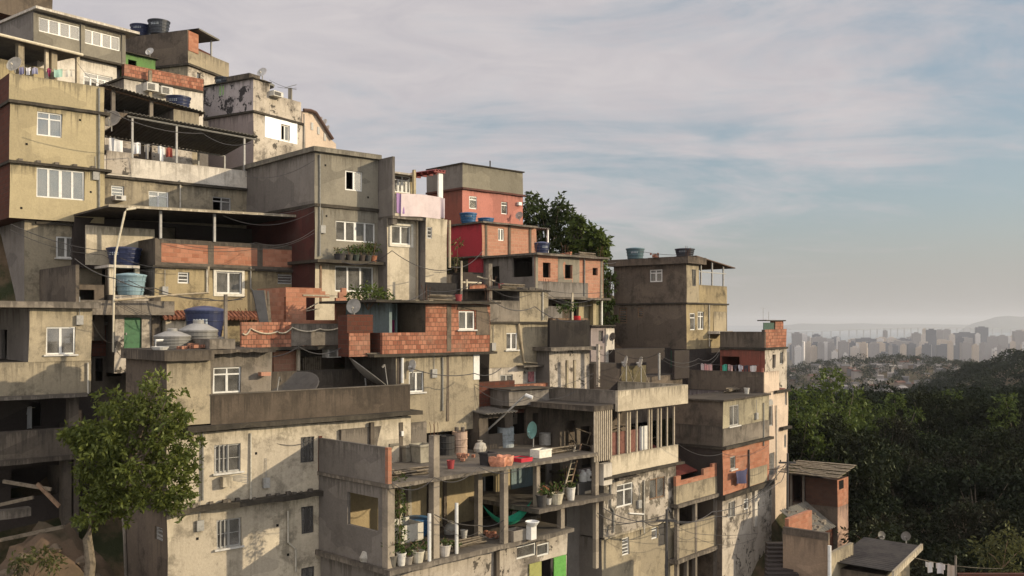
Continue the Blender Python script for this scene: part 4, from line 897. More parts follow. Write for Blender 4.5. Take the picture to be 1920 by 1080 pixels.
# ---- 26 half built house between
H=House('half_built_house','half built concrete frame house with stepped new brick parapet and dark openings','house',1268,51.3,1500)
aR=H.A(1352)
z=H.Z
H.box('grey_parapet',PB,0,aR,0,.16,z(946),z(912)); 
mb=MB(); st=[(0,.12,882),(.12,.62,908),(.62,.78,896),(.78,1.0,880)]
mb.box(0,.10*aR,0.01,.17,z(912),z(894)); mb.box(.1*aR,.6*aR,.01,.17,z(912),z(904)); mb.box(.6*aR,.8*aR,.01,.17,z(912),z(892)); mb.box(.8*aR,aR,.01,.17,z(912),z(886))
H.part('brick_parapet',mb,BN)
H.ledge('floor_slab',PC,z(946),z(953),-.05,aR,-.15,6)
for x in (1270,1304,1343): H.box('column',PC,H.A(x),H.A(x)+.2,.0,.2,z(1150),z(953))
H.mass('wall',BD,BD,z(953),z(1150),aR,6,b0=2.5)
H.box('parapet',PB,.21,aR-.01,.04,.18,z(1050),z(990)); H.ledge('floor_slab',PC,z(1050),z(1058),-.05,aR,-.1,5)
H.box('column',PC,H.A(1288),H.A(1288)+.18,.0,.2,z(1150),z(1058))
corrugated(H,'red_roof',RTI,-.3,aR-.1,1.2,5.,z(905),z(842,0,5.))
H26=H
PMX=plaster('mottled old whitewash',(.5,.46,.37),(.3,.27,.21),dirt=(.06,.052,.042),blotch=.85,streak=.5,peel=(.2,.175,.135),peel_at=.5,seed=66)
# ---- 16 white balcony house with poles
H=House('pole_balcony_house','white peeling house with a balcony full of bare poles under a cream roof band','house',1132,47,1600)
aR=H.A(1268); b1=4.2
H.box('roof_band',PW,H.A(1143),H.A(1290,-.5),-.5,-.34,H.Z(772),H.Z(733)); H.ledge('roof_slab',PCD,H.Z(758),H.Z(768),-1.2,H.A(1288,-.5),-.33,b1)
H.box('roof_band_return',PW,H.A(1290,-.5)-.15,H.A(1290,-.5),-.339,4.5,H.Z(772),H.Z(733)); H.box('roof_band_return',PC,H.A(1143),H.A(1143)+.15,-.339,4.5,H.Z(757.9),H.Z(733))
zp,zf=H.Z(857),H.Z(893)
H.box('balcony_parapet',PW,H.A(1141),aR,-.12,.04,zf,zp)
H.mass('balcony_wall',PBR,PCD,H.Z(768),zf,aR,b1,b0=3.)
r=random.Random(5)
for x in (1160,1176,1181,1193,1217,1222,1233,1239,1250,1263): post(H,plain('pale pole',(.42,.36,.27),.8),H.A(x,-.04),-.04+r.uniform(-.02,.03),zp,H.Z(768.2),.035+.012*r.random(),'bare_pole')
H.box('red_sheet',plain('rusty red sheet',(.19,.085,.065),.8,.2,.4),H.A(1145,.4),H.A(1200,.4),.4,.46,zp-.5,H.zu(1145,812,.4)); H.box('white_sheet',WHT,H.A(1201,.3),H.A(1216,.3),.3,.4,zp-.4,H.zu(1201,800,.3))
mb=MB()
for i in range(22):
    a=r.uniform(H.A(1150),H.A(1260)); mb.tube([(a,r.uniform(.3,2.5),r.uniform(zp,zp+1.1)),(a+r.uniform(-1,1),r.uniform(.3,2.5),r.uniform(zp,zp+1.3))],.03,4)
H.part('stacked_timber',mb,plank)
mb=MB()
for i in range(9): x=-1.15+i*.17; mb.box(x,x+.07,-.3,-.24,zp-.1,H.Z(768.2))
H.part('slat_screen',mb,plain('pale pole',(.42,.36,.27),.8))
H.box('corner_block',PWH,-.35,H.A(1140),-.25,.1,zf-.4,H.Z(868))
H.ledge('floor_slab',PM,zf,H.Z(898),-.3,H.A(1276),-.3,b1)
H.mass('wall',PMX,PGD,H.Z(898),H.Z(1010),aR,b1,U=[(1156,910,1187,953,'n2 t'),(1218,899,1247,938,'wood n2 c')])
mb=MB(); 
H.ledge('window_hood',PCD,H.zu(1152,897),H.zu(1152,901),H.A(1152),H.A(1190),-.25,0,rag=.06)
H.ledge('mid_band',PW,H.Z(1008),H.Z(1012),-.0,aR,-.04,0)
H.mass('wall',PB,PGD,H.Z(1012),H.Z(1150),aR,b1,b0=.1,U=[(1166,1010,1180,1043,'l'),(1222,990,1233,1012,'t n1'),(1234,982,1248,1025,'door dark')])
H.part('white_conduit',MB().tube([(H.A(1178),-.06,H.zu(1178,962)),(H.A(1205),-.06,H.zu(1205,964))],.04,6),WHT)
H16=H
def onfloor(h,px,py,z):
    Y=F*(z+h.zb)/(HY-py); x=(px-CX)/F*Y; dx,dy=x-h.C[0],Y-h.C[1]
    return dx*h.u[0]+dy*h.u[1],dx*h.v[0]+dy*h.v[1]
# ---- 22 unfinished orange brick rooms
H=House('orange_brick_house','unfinished house of new orange brick with a gaping window hole and ragged wall top','house',453,42)
z=H.Z; aR=H.A(652); aM=H.A(546)
H.box('brick_parapet',BO,0,aM,0,.16,z(652),z(604)); H.box('concrete_parapet',PC,aM+.002,aR,-.01,.16,z(650),z(607))
H.ledge('floor_slab',PM,z(652),z(658),-.1,aR+.2,-.25,5)
mb=MB(); b=1.6; s=lambda x:H.A(x,b); Zb=lambda y:H.Z(y,0,b)+.0
zz=lambda x,y:H.zu(x,y,b)
mb.face('u',b,s(536),s(650),z(652),zz(600,558),[(s(574),s(630),zz(574,600),zz(574,556.5))],0,.14)
steps=[(536,603,538.5),(603,610,546),(610,618,552),(636,641,548),(641,650,540)]
for x0,x1,y in steps: mb.box(s(x0),s(x1),b,b+.16,zz(600,558)+.001,zz(x0,y))
mb.box(s(536),s(650),b+.15,b+.17,z(652),z(652)+.4)
H.part('brick_wall',mb,BN)
H.part('lintel',MB().box(s(568),s(632),b-.04,b-.003,zz(568,555),zz(568,552)),PW)
H.box('wall',BN,s(536)-.02,s(536)+.14,b+.17,4.5,z(652),zz(540,539))
H.box('wall',BD,s(540),s(652),4.0,4.15,z(652),z(612)) 
for i in range(2): H.part('loose_lath',MB().tube([(s(578)+.1*i,b+.6,zz(578,584)),(s(622),b+1.2,zz(622,566+12*i))],.03,4),PW)
H.mass('wall',PCD,PGD,z(658),z(800),aR,5,b0=1.2)
H.box('brick_bay',BP,H.A(523),H.A(565),.5,1.19,z(700),z(661)); H.box('brick_bay',BP,H.A(505),H.A(522),.55,1.19,z(700),z(672))
post(H,PW,H.A(563),.2,z(700),z(648),.07,'white_post')
for i in range(9): x=568+i*4; H.box('stacked_tile',plank,H.A(x,.6),H.A(x+2.5,.6),.6,.9,z(700),z(674+random.uniform(-2,3)))
acunit(H,H.A(612),.3,z(675),'boxy white air conditioner below the orange brick rooms',.7,.5)
H22=H
for i,(x0,x1,y) in enumerate(((490,515,541),(508,522,541),(517,530,542))):
    e=MB(); P=[(H.A(x0+(8 if i==0 else 4)),.55+.25*i,z(606)),(H.A(x1-2),.45+.25*i,z(607)),(H.A(x1+(3 if i else 6)),1.35+.06*i,z(y)),(H.A(x0+10+(4 if i else 0)),1.4+.06*i,z(y+.5))]
    n=Vector((0.3,-1,.3))*.03; e.poly(P); e.poly([tuple(Vector(p)-n) for p in P[::-1]])
    for k in range(4): p,q=P[k],P[(k+1)%4]; e.poly([p,tuple(Vector(p)-n),tuple(Vector(q)-n),q])
    e.v=[tuple(H.loc(*v)) for v in e.v]; thing(e,'leaning_sheet',plain('slate grey sheet',(.055,.055,.056),.9,.1,.3,2.) if i==0 else plank,(0,0,0),0,['widest slate grey sheet leaning on the orange brick wall','middle thin sheet leaning edge-on beside the slate sheet','rightmost thin sheet leaning against orange brick'][i],'sheet','sheets leaning on the brick wall')
wire([H.at(455,625,-.05),H.at(470,616,-.05),H.at(520,622,-.05),H.at(548,614,-.05),H.at(600,617,-.05),H.at(648,608,-.05)],'pale hose looping across the orange brick parapet',.035,'hose','hose',PW,.15,None)
# ---- 23 brick house with pale blue room
H=House('blue_room_house','old orange brick house with an open pale blue painted room','house',717,43.5)
z=H.Z; aR=H.A(918); aM=H.A(797); bb=H.B(683)
H.mass('brick_parapet',BO,BD,z(664),z(622),aM,.18,depth=.2) if 0 else H.box('brick_parapet',BO,0,aM,0,.18,z(664),z(624))
H.box('parapet_return',BD,0,.18,.181,bb,z(664),z(624))
H.mass('brick_wall',BO,PBR,z(568),z(664),aR,4.5,a0=aM+.002,U=[(860,583,890,618,'n2 c sill')])
H.box('cement_strip',PBR,H.A(838),H.A(846),-.02,-.003,z(662),z(569)); H.box('cement_patch',PBR,H.A(893),aR,-.018,-.003,z(630),z(569)); H.box('cement_patch',PBR,H.A(858),H.A(892.9),-.018,-.003,H.zu(860,581),z(569))
H.ledge('roof_slab',PM,z(562.5),z(567),-.6,H.A(930),-.4,4.6)
H.mass('room_wall',PTE,PTE,z(567),z(664),aM,4.6,a0=H.A(690,2.4),b0=2.4,U=[(747,575,757,612,'hole')])
H.box('room_wall',PTE,H.A(690,2.4),H.A(690,2.4)+.15,.6,2.39,z(664),z(567)); H.box('room_post',PTE,H.A(742,1.6),H.A(745,1.6),1.6,1.7,z(664),z(567))
H.box('room_floor',PC,-.7,aM-.01,.19,2.39,z(664)+.01,z(664)+.06)
H.box('pink_board',plain('magenta board',(.4,.03,.16),.6),H.A(731,1.9),H.A(741,1.9),1.9,2.1,z(664)+.06,H.zu(731,600,1.9)); H.box('white_appliance',WHT,H.A(720,1.9),H.A(730,1.9),1.85,2.3,z(664)+.06,H.zu(720,602,1.9))
mb=MB(); bA=H.A(654,.3); H.mass('brick_stack',BO,BD,z(592),z(668),H.A(693,.3),1.2,a0=bA,b0=.3)
H.box('brick_stack',BD,bA-.1,H.A(699,.3),.28,.299,z(624),z(590))
H.ledge('floor_band',PM,z(664),z(669),-.6,H.A(926),-.25,4.5)
H.mass('wall',PB,PGD,z(669),z(820),H.A(898),4.5,a0=H.A(743),U=[(767,697,795,736,'n2 c sill')])
for x in (745,837): H.box('column',PBR,H.A(x),H.A(x)+.14,-.03,-.003,z(800),z(669))
H.box('white_end',WHT,H.A(887),H.A(898),-.05,-.003,H.zu(887,712),H.zu(887,665)); 
H.part('white_pipe',MB().tube([(H.A(752),-.1,z(720)),(H.A(752),-.1,z(672))],.07,8),WHT)
H23=H
dish(H.loc(H.A(768),-.25,H.zu(768,706)),.28,225,10,'small pale dish on the beige wall below the blue room house',mast=.45)
dish(H.loc(H.A(664,.4),.4,z(592)),.33,195,10,'grey dish standing on top of the dark brick stack',(.3,.28,.24),mast=.35)
for i in range(3): H.box('roof_tin',PW,H.A(745+i*26),H.A(752+i*26),-.35,.1,z(562.4),z(561.2))
# ---- 24 big cream house
H=House('cream_house','large cream house with mouldy terrace parapet and two sunlit floors of barred windows','house',313,36)
z=H.Z; b1=H.B(236); aE=H.A(771)
H.ledge('roof_slab',PCD,z(657),z(677),-.2,H.A(397),-.25,b1,rag=.03)
H.mass('wall',PB,PBR,z(677),z(800),H.A(395),b1)
H.mass('wall',PC,PGD,H.zu(396,662,.8),z(800),H.A(510,.8),b1,a0=H.A(395)+.01,b0=.8,U=[(400,689,452,738,'n2 t')])
H.ledge('broken_eave',PCD,H.zu(396,655,.8),H.zu(396,662,.8),H.A(395)+.02,H.A(505,.8),.3,b1,rag=.08)
zt=H.zu(395,741); zb=H.zu(395,797)
H.box('terrace_parapet',plaster('dark mouldy parapet',(.105,.085,.062),(.066,.054,.04),dirt=(.03,.026,.02),blotch=.5,streak=.7,seed=80),H.A(395),H.A(768),-.04,.12,zb,zt); H.box('parapet_coping',PC,H.A(394),H.A(768.5),-.06,.14,zt+.001,zt+.04)
H.box('terrace_wall',PCD,H.A(508,3.),H.A(705,3.),3.,3.15,zb,H.zu(510,697,3.)); H.box('terrace_wall',PCD,H.A(768)-.14,H.A(768),.141,3.,zb,zt-.02)
H.box('terrace_floor',PC,H.A(395)+.02,aE-.05,.13,b1-.02,zb,zb+.06)
H.ledge('terrace_ledge',PM,zb,H.zu(395,806),H.A(345),H.A(784),-.35,b1-.02)
zl=H.zu(400,944); 
PWC=plaster('stained cream render',(.54,.49,.36),(.40,.36,.27),dirt=(.15,.13,.095),blotch=.75,streak=.7,seed=62)
H.mass('wall',PWC,PBR,zb-.24,zl,aE,b1,U=[(403,835,452,888,'n2 alu half bars sill'),(565,820,590,868,'n2 dark bars rust'),(640,805,662,850,'n1')])
H.ledge('storey_ledge',PM,zl,H.zu(400,953),-.1,aE,-.4,b1,rag=.07,n=24)
mb=MB(); r=random.Random(3)
for i in range(30):
    a=r.uniform(.5,8); s=r.uniform(.04,.13); bb=r.uniform(-.33,-.08); mb.box(a,a+s*1.5,bb,bb+s,zl-.02,zl+s)
H.part('ledge_rubble',mb,PC)['kind']='stuff'
H.mass('wall',PWC,PBR,H.zu(400,953),z(1270),aE,b1,U=[(406,976,452,1030,'n2 alu half bars sill'),(565,951,588,1002,'n2 dark bars rust'),(565,1066,590,1110,'n2 dark')],V=[(291,985,305,1010,'l alu')])
H24=H
H.box('drying_rack',PW,H.A(412),H.A(430),-.3,-.05,H.zu(412,912),H.zu(412,893))
mb=MB()
for i in range(6): mb.tube([(H.A(432),-.06,H.zu(432,900)+.03*i),(H.A(455),-.5,H.zu(455,893)+.07*i-.2)],.012,4)
H.part('wire_rack',mb,ALU)
H.part('flank_pipe',MB().tube([(-.1,H.B(240)-.1,H.zv(240,1090)),(-.1,H.B(238),H.zv(238,1000)),(-.1,H.B(234),H.zv(234,965))],.07,7),PC)
a,b=H.A(686,1.6),1.6
dish(H.loc(a,b,zb+.06),1.15,75,52,'big see-through mesh dish lying in the terrace of the cream house',(.3,.28,.24),mast=1.2)
dish(H.loc(H.A(545,2.2),2.2,zb+.06),1.3,200,60,'wide dark dish half hidden behind the cream house parapet',(.1,.09,.075),mast=.55)
tank(H.loc(H.A(323,2.5),2.5,z(657)),.7,.5,'cement','front grey fibre-cement tank with pointed lid on the cream house roof',dome=True,strip=False)
tank(H.loc(H.A(372,3.2),3.2,z(657)),.78,.72,'cement','larger rear grey fibre-cement tank with a cap on the cream house roof',dome=True,strip=False)
tank(H.loc(H.A(384,6.2),6.2,z(657)),.85,1.6,'navy','dark purple-blue tank behind the two grey tanks')
H.box('roof_block',PC,H.A(393,.5),H.A(441,.5),.5,2.2,z(657),H.zu(395,636,.5)); H.box('roof_wall',PWP,H.A(330,5),H.A(420,5),5.,5.15,z(657),H.zu(330,632,5.))
MB().lathe([(0,0),(.25,0),(.34,.12),(.3,.12),(.22,.03),(0,.03)],16).build('wash_basin',WHT,H.e,(H.A(300,.9),.9,z(657)))
H.part('tank_pipe',MB().tube([(H.A(292,2),2,z(657)),(H.A(292,2),2,z(640)),(H.A(345,2.3),2.3,z(638))],.05,6),WHT)
post(H,PC,H.A(423,2.6),2.6,z(657),H.zu(423,552,2.6),.06)
H.box('brick_debris',BP,H.A(488,.5),H.A(506,.5),.4,.7,H.zu(488,705,.5),H.zu(488,698,.5))
# ---- 25 concrete frame building in front
H=House('concrete_frame_house','half built concrete frame house with open living floor, roof terrace and pillars','house',727,37,1750)
z=H.Z; bE=H.B(598); zR=z(908); zS=z(915); zF=z(1067); zG=z(1077); aE=H.A(1118)
H.ledge('roof_slab',PC,zR,zS,-.05,aE,-.15,9.5,rag=.05,n=20)
H.box('roof_wall',PGD,0,.16,.16,bE,zR,z(840)); H.box('wall_end',BN,-.0,.18,-.02,.159,zR,z(840)); H.box('brick_end',BD,-.01,.17,bE+.001,bE+.25,zR,H.zv(600,818))
H.ledge('floor_slab',PC,zF,zG,-.15,H.A(1068),-.3,6.5,rag=.05,n=18)
# left side wall with opening
mb=MB(); mb.face('v',0,.35,bE,zF,zS,[(H.B(709),H.B(651),H.zv(651,983),H.zv(651,922))],0,.16); mb.face('v',.16,.35,bE,zF,zS,[(H.B(709),H.B(651),H.zv(651,983),H.zv(651,922))],0,.01,out=1)
H.part('wall',mb,PGD)
PV=plaster('pillar concrete',(.34,.30,.225),(.26,.23,.175),dirt=(.08,.07,.055),blotch=.4,streak=.35,seed=40)
def col_(px0,px1,yb,zlo,zhi,name='pillar'):
    a,b=onfloor(H,(px0+px1)/2,yb,zlo); Y=H.Y(a,b); t=(px1-px0)*Y/F/2*.8
    return H.box(name,PV,a-t,a+t,b-t,b+t,zlo,zhi)
H.box('pillar',PV,0,.34,0,.34,zG+.01,zS)
col_(805,823,1046,zF,z(826)); col_(890,904,1008,zF,zS); col_(938,952,1018,zF,zS); 
zM=H.zu(1005,950,.3); 
for (x0,x1) in ((1000,1012),(1110,1122)): a=H.A((x0+x1)/2,.3); t=(x1-x0)*H.Y(a)/F/2*.8; H.box('pillar',PV,a-t,a+t,.3-t,.3+t,zM,zS if x0<1100 else zR+.3)
for (x0,x1,yb) in ((1045,1058,1003),(1112,1122,1068)): a=H.A((x0+x1)/2,.1); t=(x1-x0)*H.Y(a)/F/2*.8; H.box('pillar',PV,a-t,a+t,.1-t,.1+t,H.zu(x0,yb),zM-.2)
H.ledge('platform',PC,zM,zM-.2,H.A(1003),H.A(1142),-.25,5.,rag=.05)
bk=4.3
mb=MB(); mb.face('u',bk,H.A(612,bk),H.A(1125,bk),zG-3,zS,[(H.A(905,bk),H.A(930,bk),zF,zF+2)],0,.2); H.part('wall',mb,plaster('sunny plaster',(.44,.36,.2),(.37,.3,.17),blotch=.35,streak=.4,seed=41))
for x in (757,800,830): H.box('pilaster',PBR,H.A(x,bk),H.A(x,bk)+.18,bk-.1,bk-.003,zF,zS)
H.box('wall',PGD,H.A(1025,3.5),H.A(1110,3.5),3.5,3.6,zM,zS-.4)
H.box('wall_panel',PLI2,H.A(1085,1.5),H.A(1108,1.5),1.5,1.6,zM+.2,zS-.9)
H.box('tub_trough',DRK,H.A(1080,.9),H.A(1110,.9),.8,1.8,zM,zM+.55)
H.mass('wall',PWP,PGD,zG,zG-5,H.A(1063,.5),6.,b0=.5,a0=.1,U=[(968,1026,1005,1050,'n1'),(1007,1022,1030,1045,'n1 c'),(1015,1052,1038,1110,'hole')])
H.box('green_door_leaf',plain('bright green door',(.12,.33,.07),.5),H.A(1038.5,.4),H.A(1061,.4),.38,.44,zG-5,H.zu(1038,1046,.4)); H.box('olive_door_leaf',plain('olive door',(.3,.3,.1),.5),H.A(992,.45),H.A(1014.5,.45),.42,.47,zG-5,H.zu(992,1058,.45))
H.box('pilaster',PCD,H.A(928,.4),H.A(934,.4),.3,.498,zG-5,zG-.02)
H.box('wall',PGD,H.A(1063,1.8),H.A(1125,1.8),1.8,2.,zM-6,zM-.21)
H.ledge('shelf_slab',PC,H.zu(950,974,2.6),H.zu(950,980,2.6),H.A(948,2.6),H.A(1001,2.6),2.2,3.6,rag=.04); H.box('shelf_leg',PC,H.A(952,2.8),H.A(956,2.8),2.8,2.95,zF,H.zu(950,980,2.6)); H.box('shelf_leg',PC,H.A(990,2.8),H.A(994,2.8),2.8,2.95,zF,H.zu(950,980,2.6))
H.box('shelf_slab',PC,H.A(952,3.4),H.A(1000,3.4),3.4,3.7,H.zu(952,940,3.4)-.08,H.zu(952,940,3.4))
H.box('block_window',PTE,H.A(958,bk-.02),H.A(998,bk-.02),bk-.06,bk-.01,H.zu(958,925,bk),H.zu(958,872,bk))
# back walls of the roof terrace
b=4.4; H.box('terrace_wall',PC,H.A(640,b),H.A(800,b),b,b+.15,zR,H.zu(690,801,b)); 
for x in (692,746): H.box('terrace_pillar',PCD,H.A(x,b),H.A(x,b)+.2,b-.12,b-.003,zR,H.zu(x,792,b))
H.box('white_conduit_box',WHT,H.A(748,b),H.A(752,b),b-.2,b-.125,H.zu(748,817,b),H.zu(748,808,b))
b=7.2; H.box('terrace_wall',PB,H.A(800,b),H.A(904,b),b,b+.15,zR,H.zu(805,781,b)); H.box('terrace_pillar',PC,H.A(795,b),H.A(806,b),b-.2,b+.2,zR,H.zu(800,776,b)); H.box('terrace_pillar',PW,H.A(893,b),H.A(904,b),b-.22,b-.003,zR,H.zu(895,772,b))
for i in range(7): x=803+i*6; H.box('fence_slat',DRK if i%2 else PC,H.A(x,b-.1),H.A(x+4,b-.1),b-.1,b-.04,zR+.9,H.zu(803,793,b))
H25=H
def P25(px,py,zf): a,b=onfloor(H25,px,py,zf); return a,b,H25.loc(a,b,zf),H25.Y(a,b)
zR25,zF25,zM25=zR,zF,zM
# things on the roof terrace
def tub(px,py,w,hp,label,c,zf,taper=.8,n=4,name='tub',cat='tub',grp='drums and tubs on the flat roofs'):
    a,b,l,Y=P25(px,py,zf); r=w*Y/F/2; hh=hp*Y/F; e=empty(name,l,H25.rot+math.pi/4 if n==4 else 0,label,cat,grp); k=1.3 if n==4 else 1
    MB().lathe([(0,0),(r*taper*k,0),(r*k*.98,hh*.9),(r*1.06*k,hh*.9),(r*1.06*k,hh),(r*.92*k,hh),(r*.85*k,hh*.7),(0,hh*.7)],n).build('shell',plain('tub %s'%(c,),c,.8,.2,.35,3.),e)
    MB().lathe([(r*1.07*k,hh*.86),(r*1.09*k,hh*.88),(r*1.09*k,hh*.93),(r*1.07*k,hh*.95)],n).build('rim_band',plain('tub rim %s'%(c,),tuple(x*.7 for x in c),.8),e); return e
cem=(.28,.25,.19)
tub(733,866,26,36,'square grey cement tub at the left of the roof terrace',(.2,.18,.14),zR,.85); tub(763,864,34,30,'pale cement box tank with flared rim on the roof terrace',cem,zR,.85); tub(790,866,34,34,'cement trough with a rim beside the tall pillar on the roof terrace',(.33,.3,.23),zR,.75)
a,b,l,Y=P25(836,852,zR); barrel(l,.42,.9,'black drum beside the pinkish drum on the roof terrace',(.035,.033,.03))
a,b,l,Y=P25(862,850,zR); barrel(l,.36,1.05,'pinkish drum with tins on top on the roof terrace',(.42,.3,.22)); 
for dx in (-.15,.15): 
    e=empty('paint_tin',l+Vector((dx,-.05,1.05)),0,('left' if dx<0 else 'right')+' small dark tin on top of the pinkish drum','tin'); MB().lathe([(0,0),(.1,0),(.1,.18),(.105,.18),(.105,.2),(0,.2)],12).build('can',plain('tin',(.12,.1,.08),.5,.4,.3),e); MB().tube([(-.1,0,.18),(0,0,.3),(.1,0,.18)],.01,4).build('handle',ALU,e)
a,b,l,Y=P25(948,838,zR); barrel(l,.42,1.0,'blue-grey upper painted drum in the middle of the roof terrace',(.3,.33,.33))
a,b,l,Y=P25(1022,834,zR); barrel(l,.3,.6,'small grey banded drum near the teal dish',(.36,.34,.3))
dish(H.loc(*onfloor(H,1000,838,zR),zR),.42,238,8,'teal green dish on the roof terrace facing left',(.28,.52,.45),mast=.75)
a,b,l,Y=P25(940,873,zR); e=empty('tarp_basin',l,H.rot,'copper coloured tarpaulin gathered over a basin at the slab edge','basin')
mb=MB(); K=16
for i in range(K):
    for j in range(4):
        def q(i,j):
            t=2*math.pi*i/K; rr=(.48+.06*math.sin(5*t)+.05*math.sin(9*t+j))*(1-.0*j); zz=[0,.2,.42,.46][j]; rr*=[1.0,1.06,1.02,.55][j]; return (rr*math.cos(t)*1.1,rr*math.sin(t)*.8,zz-(.14 if j==3 else 0)+.03*math.sin(7*t))
        if j<3: mb.poly([q(i,j),q(i+1,j),q(i+1,j+1),q(i,j+1)])
mb.poly([((.48*1.02*.55)*math.cos(2*math.pi*i/K)*1.1,(.48*.55)*math.sin(2*math.pi*i/K)*.8,.31) for i in range(K)])
mb.build('tarpaulin',plain('copper tarp',(.5,.22,.13),.6,.3,.45,5.),e)
tub(915,872,26,24,'dark tub left of the copper tarpaulin',(.05,.045,.045),zR,.9)
def crate(px,py,w,hp,dd,label,c,zf,h=None,name='crate'):
    h=h or H25; a,b=onfloor(h,px,py,zf); Y=h.Y(a,b); s=w*Y/F; hh=hp*Y/F; e=empty(name,h.loc(a,b,zf),h.rot,label,name.replace('_',' ')); m=plain('crate %s'%(c,),c,.6,.3,.2)
    mb=MB(); t=.05; mb.box(-s/2,s/2,0,dd,0,t); mb.box(-s/2,s/2,0,t,t,hh); mb.box(-s/2,s/2,dd-t,dd,t,hh); mb.box(-s/2,-s/2+t,t,dd-t,t,hh); mb.box(s/2-t,s/2,t,dd-t,t,hh); mb.build('box_walls',m,e)
    MB().box(-s/2-.02,s/2+.02,-.02,.0-.002,hh-.06,hh+.01).build('rim',m,e); MB().box(-s/2+t,s/2-t,t,dd-t,hh*.6,hh*.75).build('contents',plain('crate contents',(.1,.08,.06),.9),e); return e
crate(988,866,30,7,.8,'shallow bright red tray at the edge of the roof slab',(.5,.02,.04),zR,name='tray'); crate(988,861.5,26,4,.6,'dark tray lying behind the red tray',(.05,.05,.05),zR,name='tray'); crate(1023,858,34,15,.6,'white foam box at the edge of the roof slab',(.72,.69,.58),zR,name='foam_box')
crate(975,1014,34,20,.6,'grey cement trough near the front edge of the open floor',(.24,.21,.17),zF,name='trough')
# things on the open floor
a,b,l,Y=P25(779,1003,zF); tank(l,.62,.75,'strong','bright blue water tank on the open floor behind the white trough')
a,b,l,Y=P25(774,1045,zF); e=empty('laundry_trough',l,H.rot,'white laundry trough with stained front on the open floor','laundry trough'); s=52*Y/F/2
mb=MB(); hh=62*Y/F; h0=hh*.5; mb.box(-s,s,0,.05,h0,hh); mb.box(-s,s,.9,.95,h0,hh+.1); mb.box(-s,-s+.05,.05,.9,h0,hh); mb.box(s-.05,s,.05,.9,h0,hh); mb.box(-s,s,.05,.9,h0-.05,h0); mb.build('basin',plain('white ceramic',(.55,.52,.44),.35,.4,.2),e)
for sx in (-1,1): MB().box(sx*s*.8-.06,sx*s*.8+.06,.3,.6,0,h0-.05).build('pedestal',PC,e)
for i,(x,y,r_,hp,hl,c) in enumerate(((733,1063,.24,.45,.7,(.12,.11,.09)),(752,1060,.2,.5,.3,(.6,.57,.5)),(765,1058,.2,.32,.35,(.25,.22,.18)),(783,1054,.27,.45,.45,(.5,.46,.36)),(797,1048,.2,.35,.5,(.35,.31,.24)),(833,1042,.27,.45,.25,(.5,.46,.4)),(856,1036,.14,.25,.25,(.08,.07,.06)))):
    a,b,l,Y=P25(x,y,zF); pot_plant(l+Vector((0,0,0)),r_,hp,hl,['dark tub with trailing plant at the left corner pillar','white bucket planter at the floor edge','small clay-grey pot between two white planters','cream bucket planter at the floor edge','grey pot behind the cream bucket planter','pale cream pot right of the tall pillar','tiny dark pot by the thin white pipe'][i],c,'planters on the open floor',False,40,i+20,.16)
a,b,l,Y=P25(735,1062,zF); CLIMB=l+Vector((.25,.45,0))
for (x,yb,yt,lab) in ((805,1052,963,'thick white plastic pipe standing beside the tall pillar'),(856,1038,943,'thin pale pipe standing alone on the open floor')):
    a,b,l,Y=P25(x,yb,zF); pipe([l,l+Vector((0,0,(yb-yt)*Y/F))],lab,.075,None,'standing_pipe')
a,b,l,Y=P25(1001,1012,zF); e=empty('wash_basin',l,H.rot,'white pedestal wash basin at the floor edge','wash basin'); MB().box(-.17,.17,0,.3,0,.62).build('pedestal',WHT,e); mb=MB(); mb.lathe([(0,.62),(.2,.6),(.32,.78),(.3,.8),(.2,.66),(0,.66)],16,(0,.1,0)); mb.build('bowl',WHT,e)
# hammock
p0=H.loc(*onfloor(H,904,1008,zF),0); q0=P25(904,1008,zF); q1=P25(1000,960,zM)
A0=q0[2]+Vector((0,0,.2+40*q0[3]/F)); 
A0=H.loc(q0[0],q0[1],zF+63*q0[3]/F); A1=H.loc(H.A(998,.6),.6,H.zu(998,937,.6))
mb=MB(); n=16; U=(A1-A0); side=Vector((U.y,-U.x,0)).normalized()
def hq(t,s): 
    wd=.5*math.sin(math.pi*min(1,max(0,(t-.06)/.88)))**.6; return A0+U*t-Vector((0,0,1.05*4*t*(1-t)-.25*s*s*math.sin(math.pi*t)))+side*s*wd
for i in range(n):
    for j in range(4):
        s0,s1=-1+j*.5,-.5+j*.5; mb.poly([tuple(hq(i/n,s0)),tuple(hq((i+1)/n,s0)),tuple(hq((i+1)/n,s1)),tuple(hq(i/n,s1))])
mb.v=[tuple(Vector(v)-A0) for v in mb.v]; thing(mb,'hammock',plain('green net cloth',(.03,.3,.18),.8,.2,.15),A0,0,'green hammock slung between the pillars of the open floor','hammock')
# plants and clutter on the platform and shelf
for i,(x,y,r_,hp,hl,c) in enumerate(((1015,950,.26,.55,.5,(.06,.055,.05)),(1028,948,.18,.3,.5,(.6,.57,.5)),(1043,946,.33,.5,.6,(.5,.45,.33)),(1070,944,.22,.6,.2,(.65,.62,.55)),(1062,938,.2,.4,1.3,(.3,.25,.18)))):
    b=.1+.15*(i%2) if i<4 else 1.; pot_plant(H.loc(H.A(x,b),b,zM),r_,hp,hl,['black pot at the left of the raised platform','small white pot on the raised platform','wide cream pot on the raised platform','white tin pot at the right of the raised platform','tall leafy plant behind the pots on the raised platform'][i],c,'planters on the raised platform',i==4,60,i+40,.17)
zs=H.zu(950,974,2.6)
for i in range(6): x=954+i*8; pot_plant(H.loc(H.A(x,2.9),2.9,zs),.16,.25,.4+.15*(i%3),['first','second','third','fourth','fifth','sixth'][i]+' pot from the left on the concrete shelf behind the hammock',[(.1,.08,.06),(.55,.5,.42)][i%2],'pots on the concrete shelf',False,45,i+60,.16)
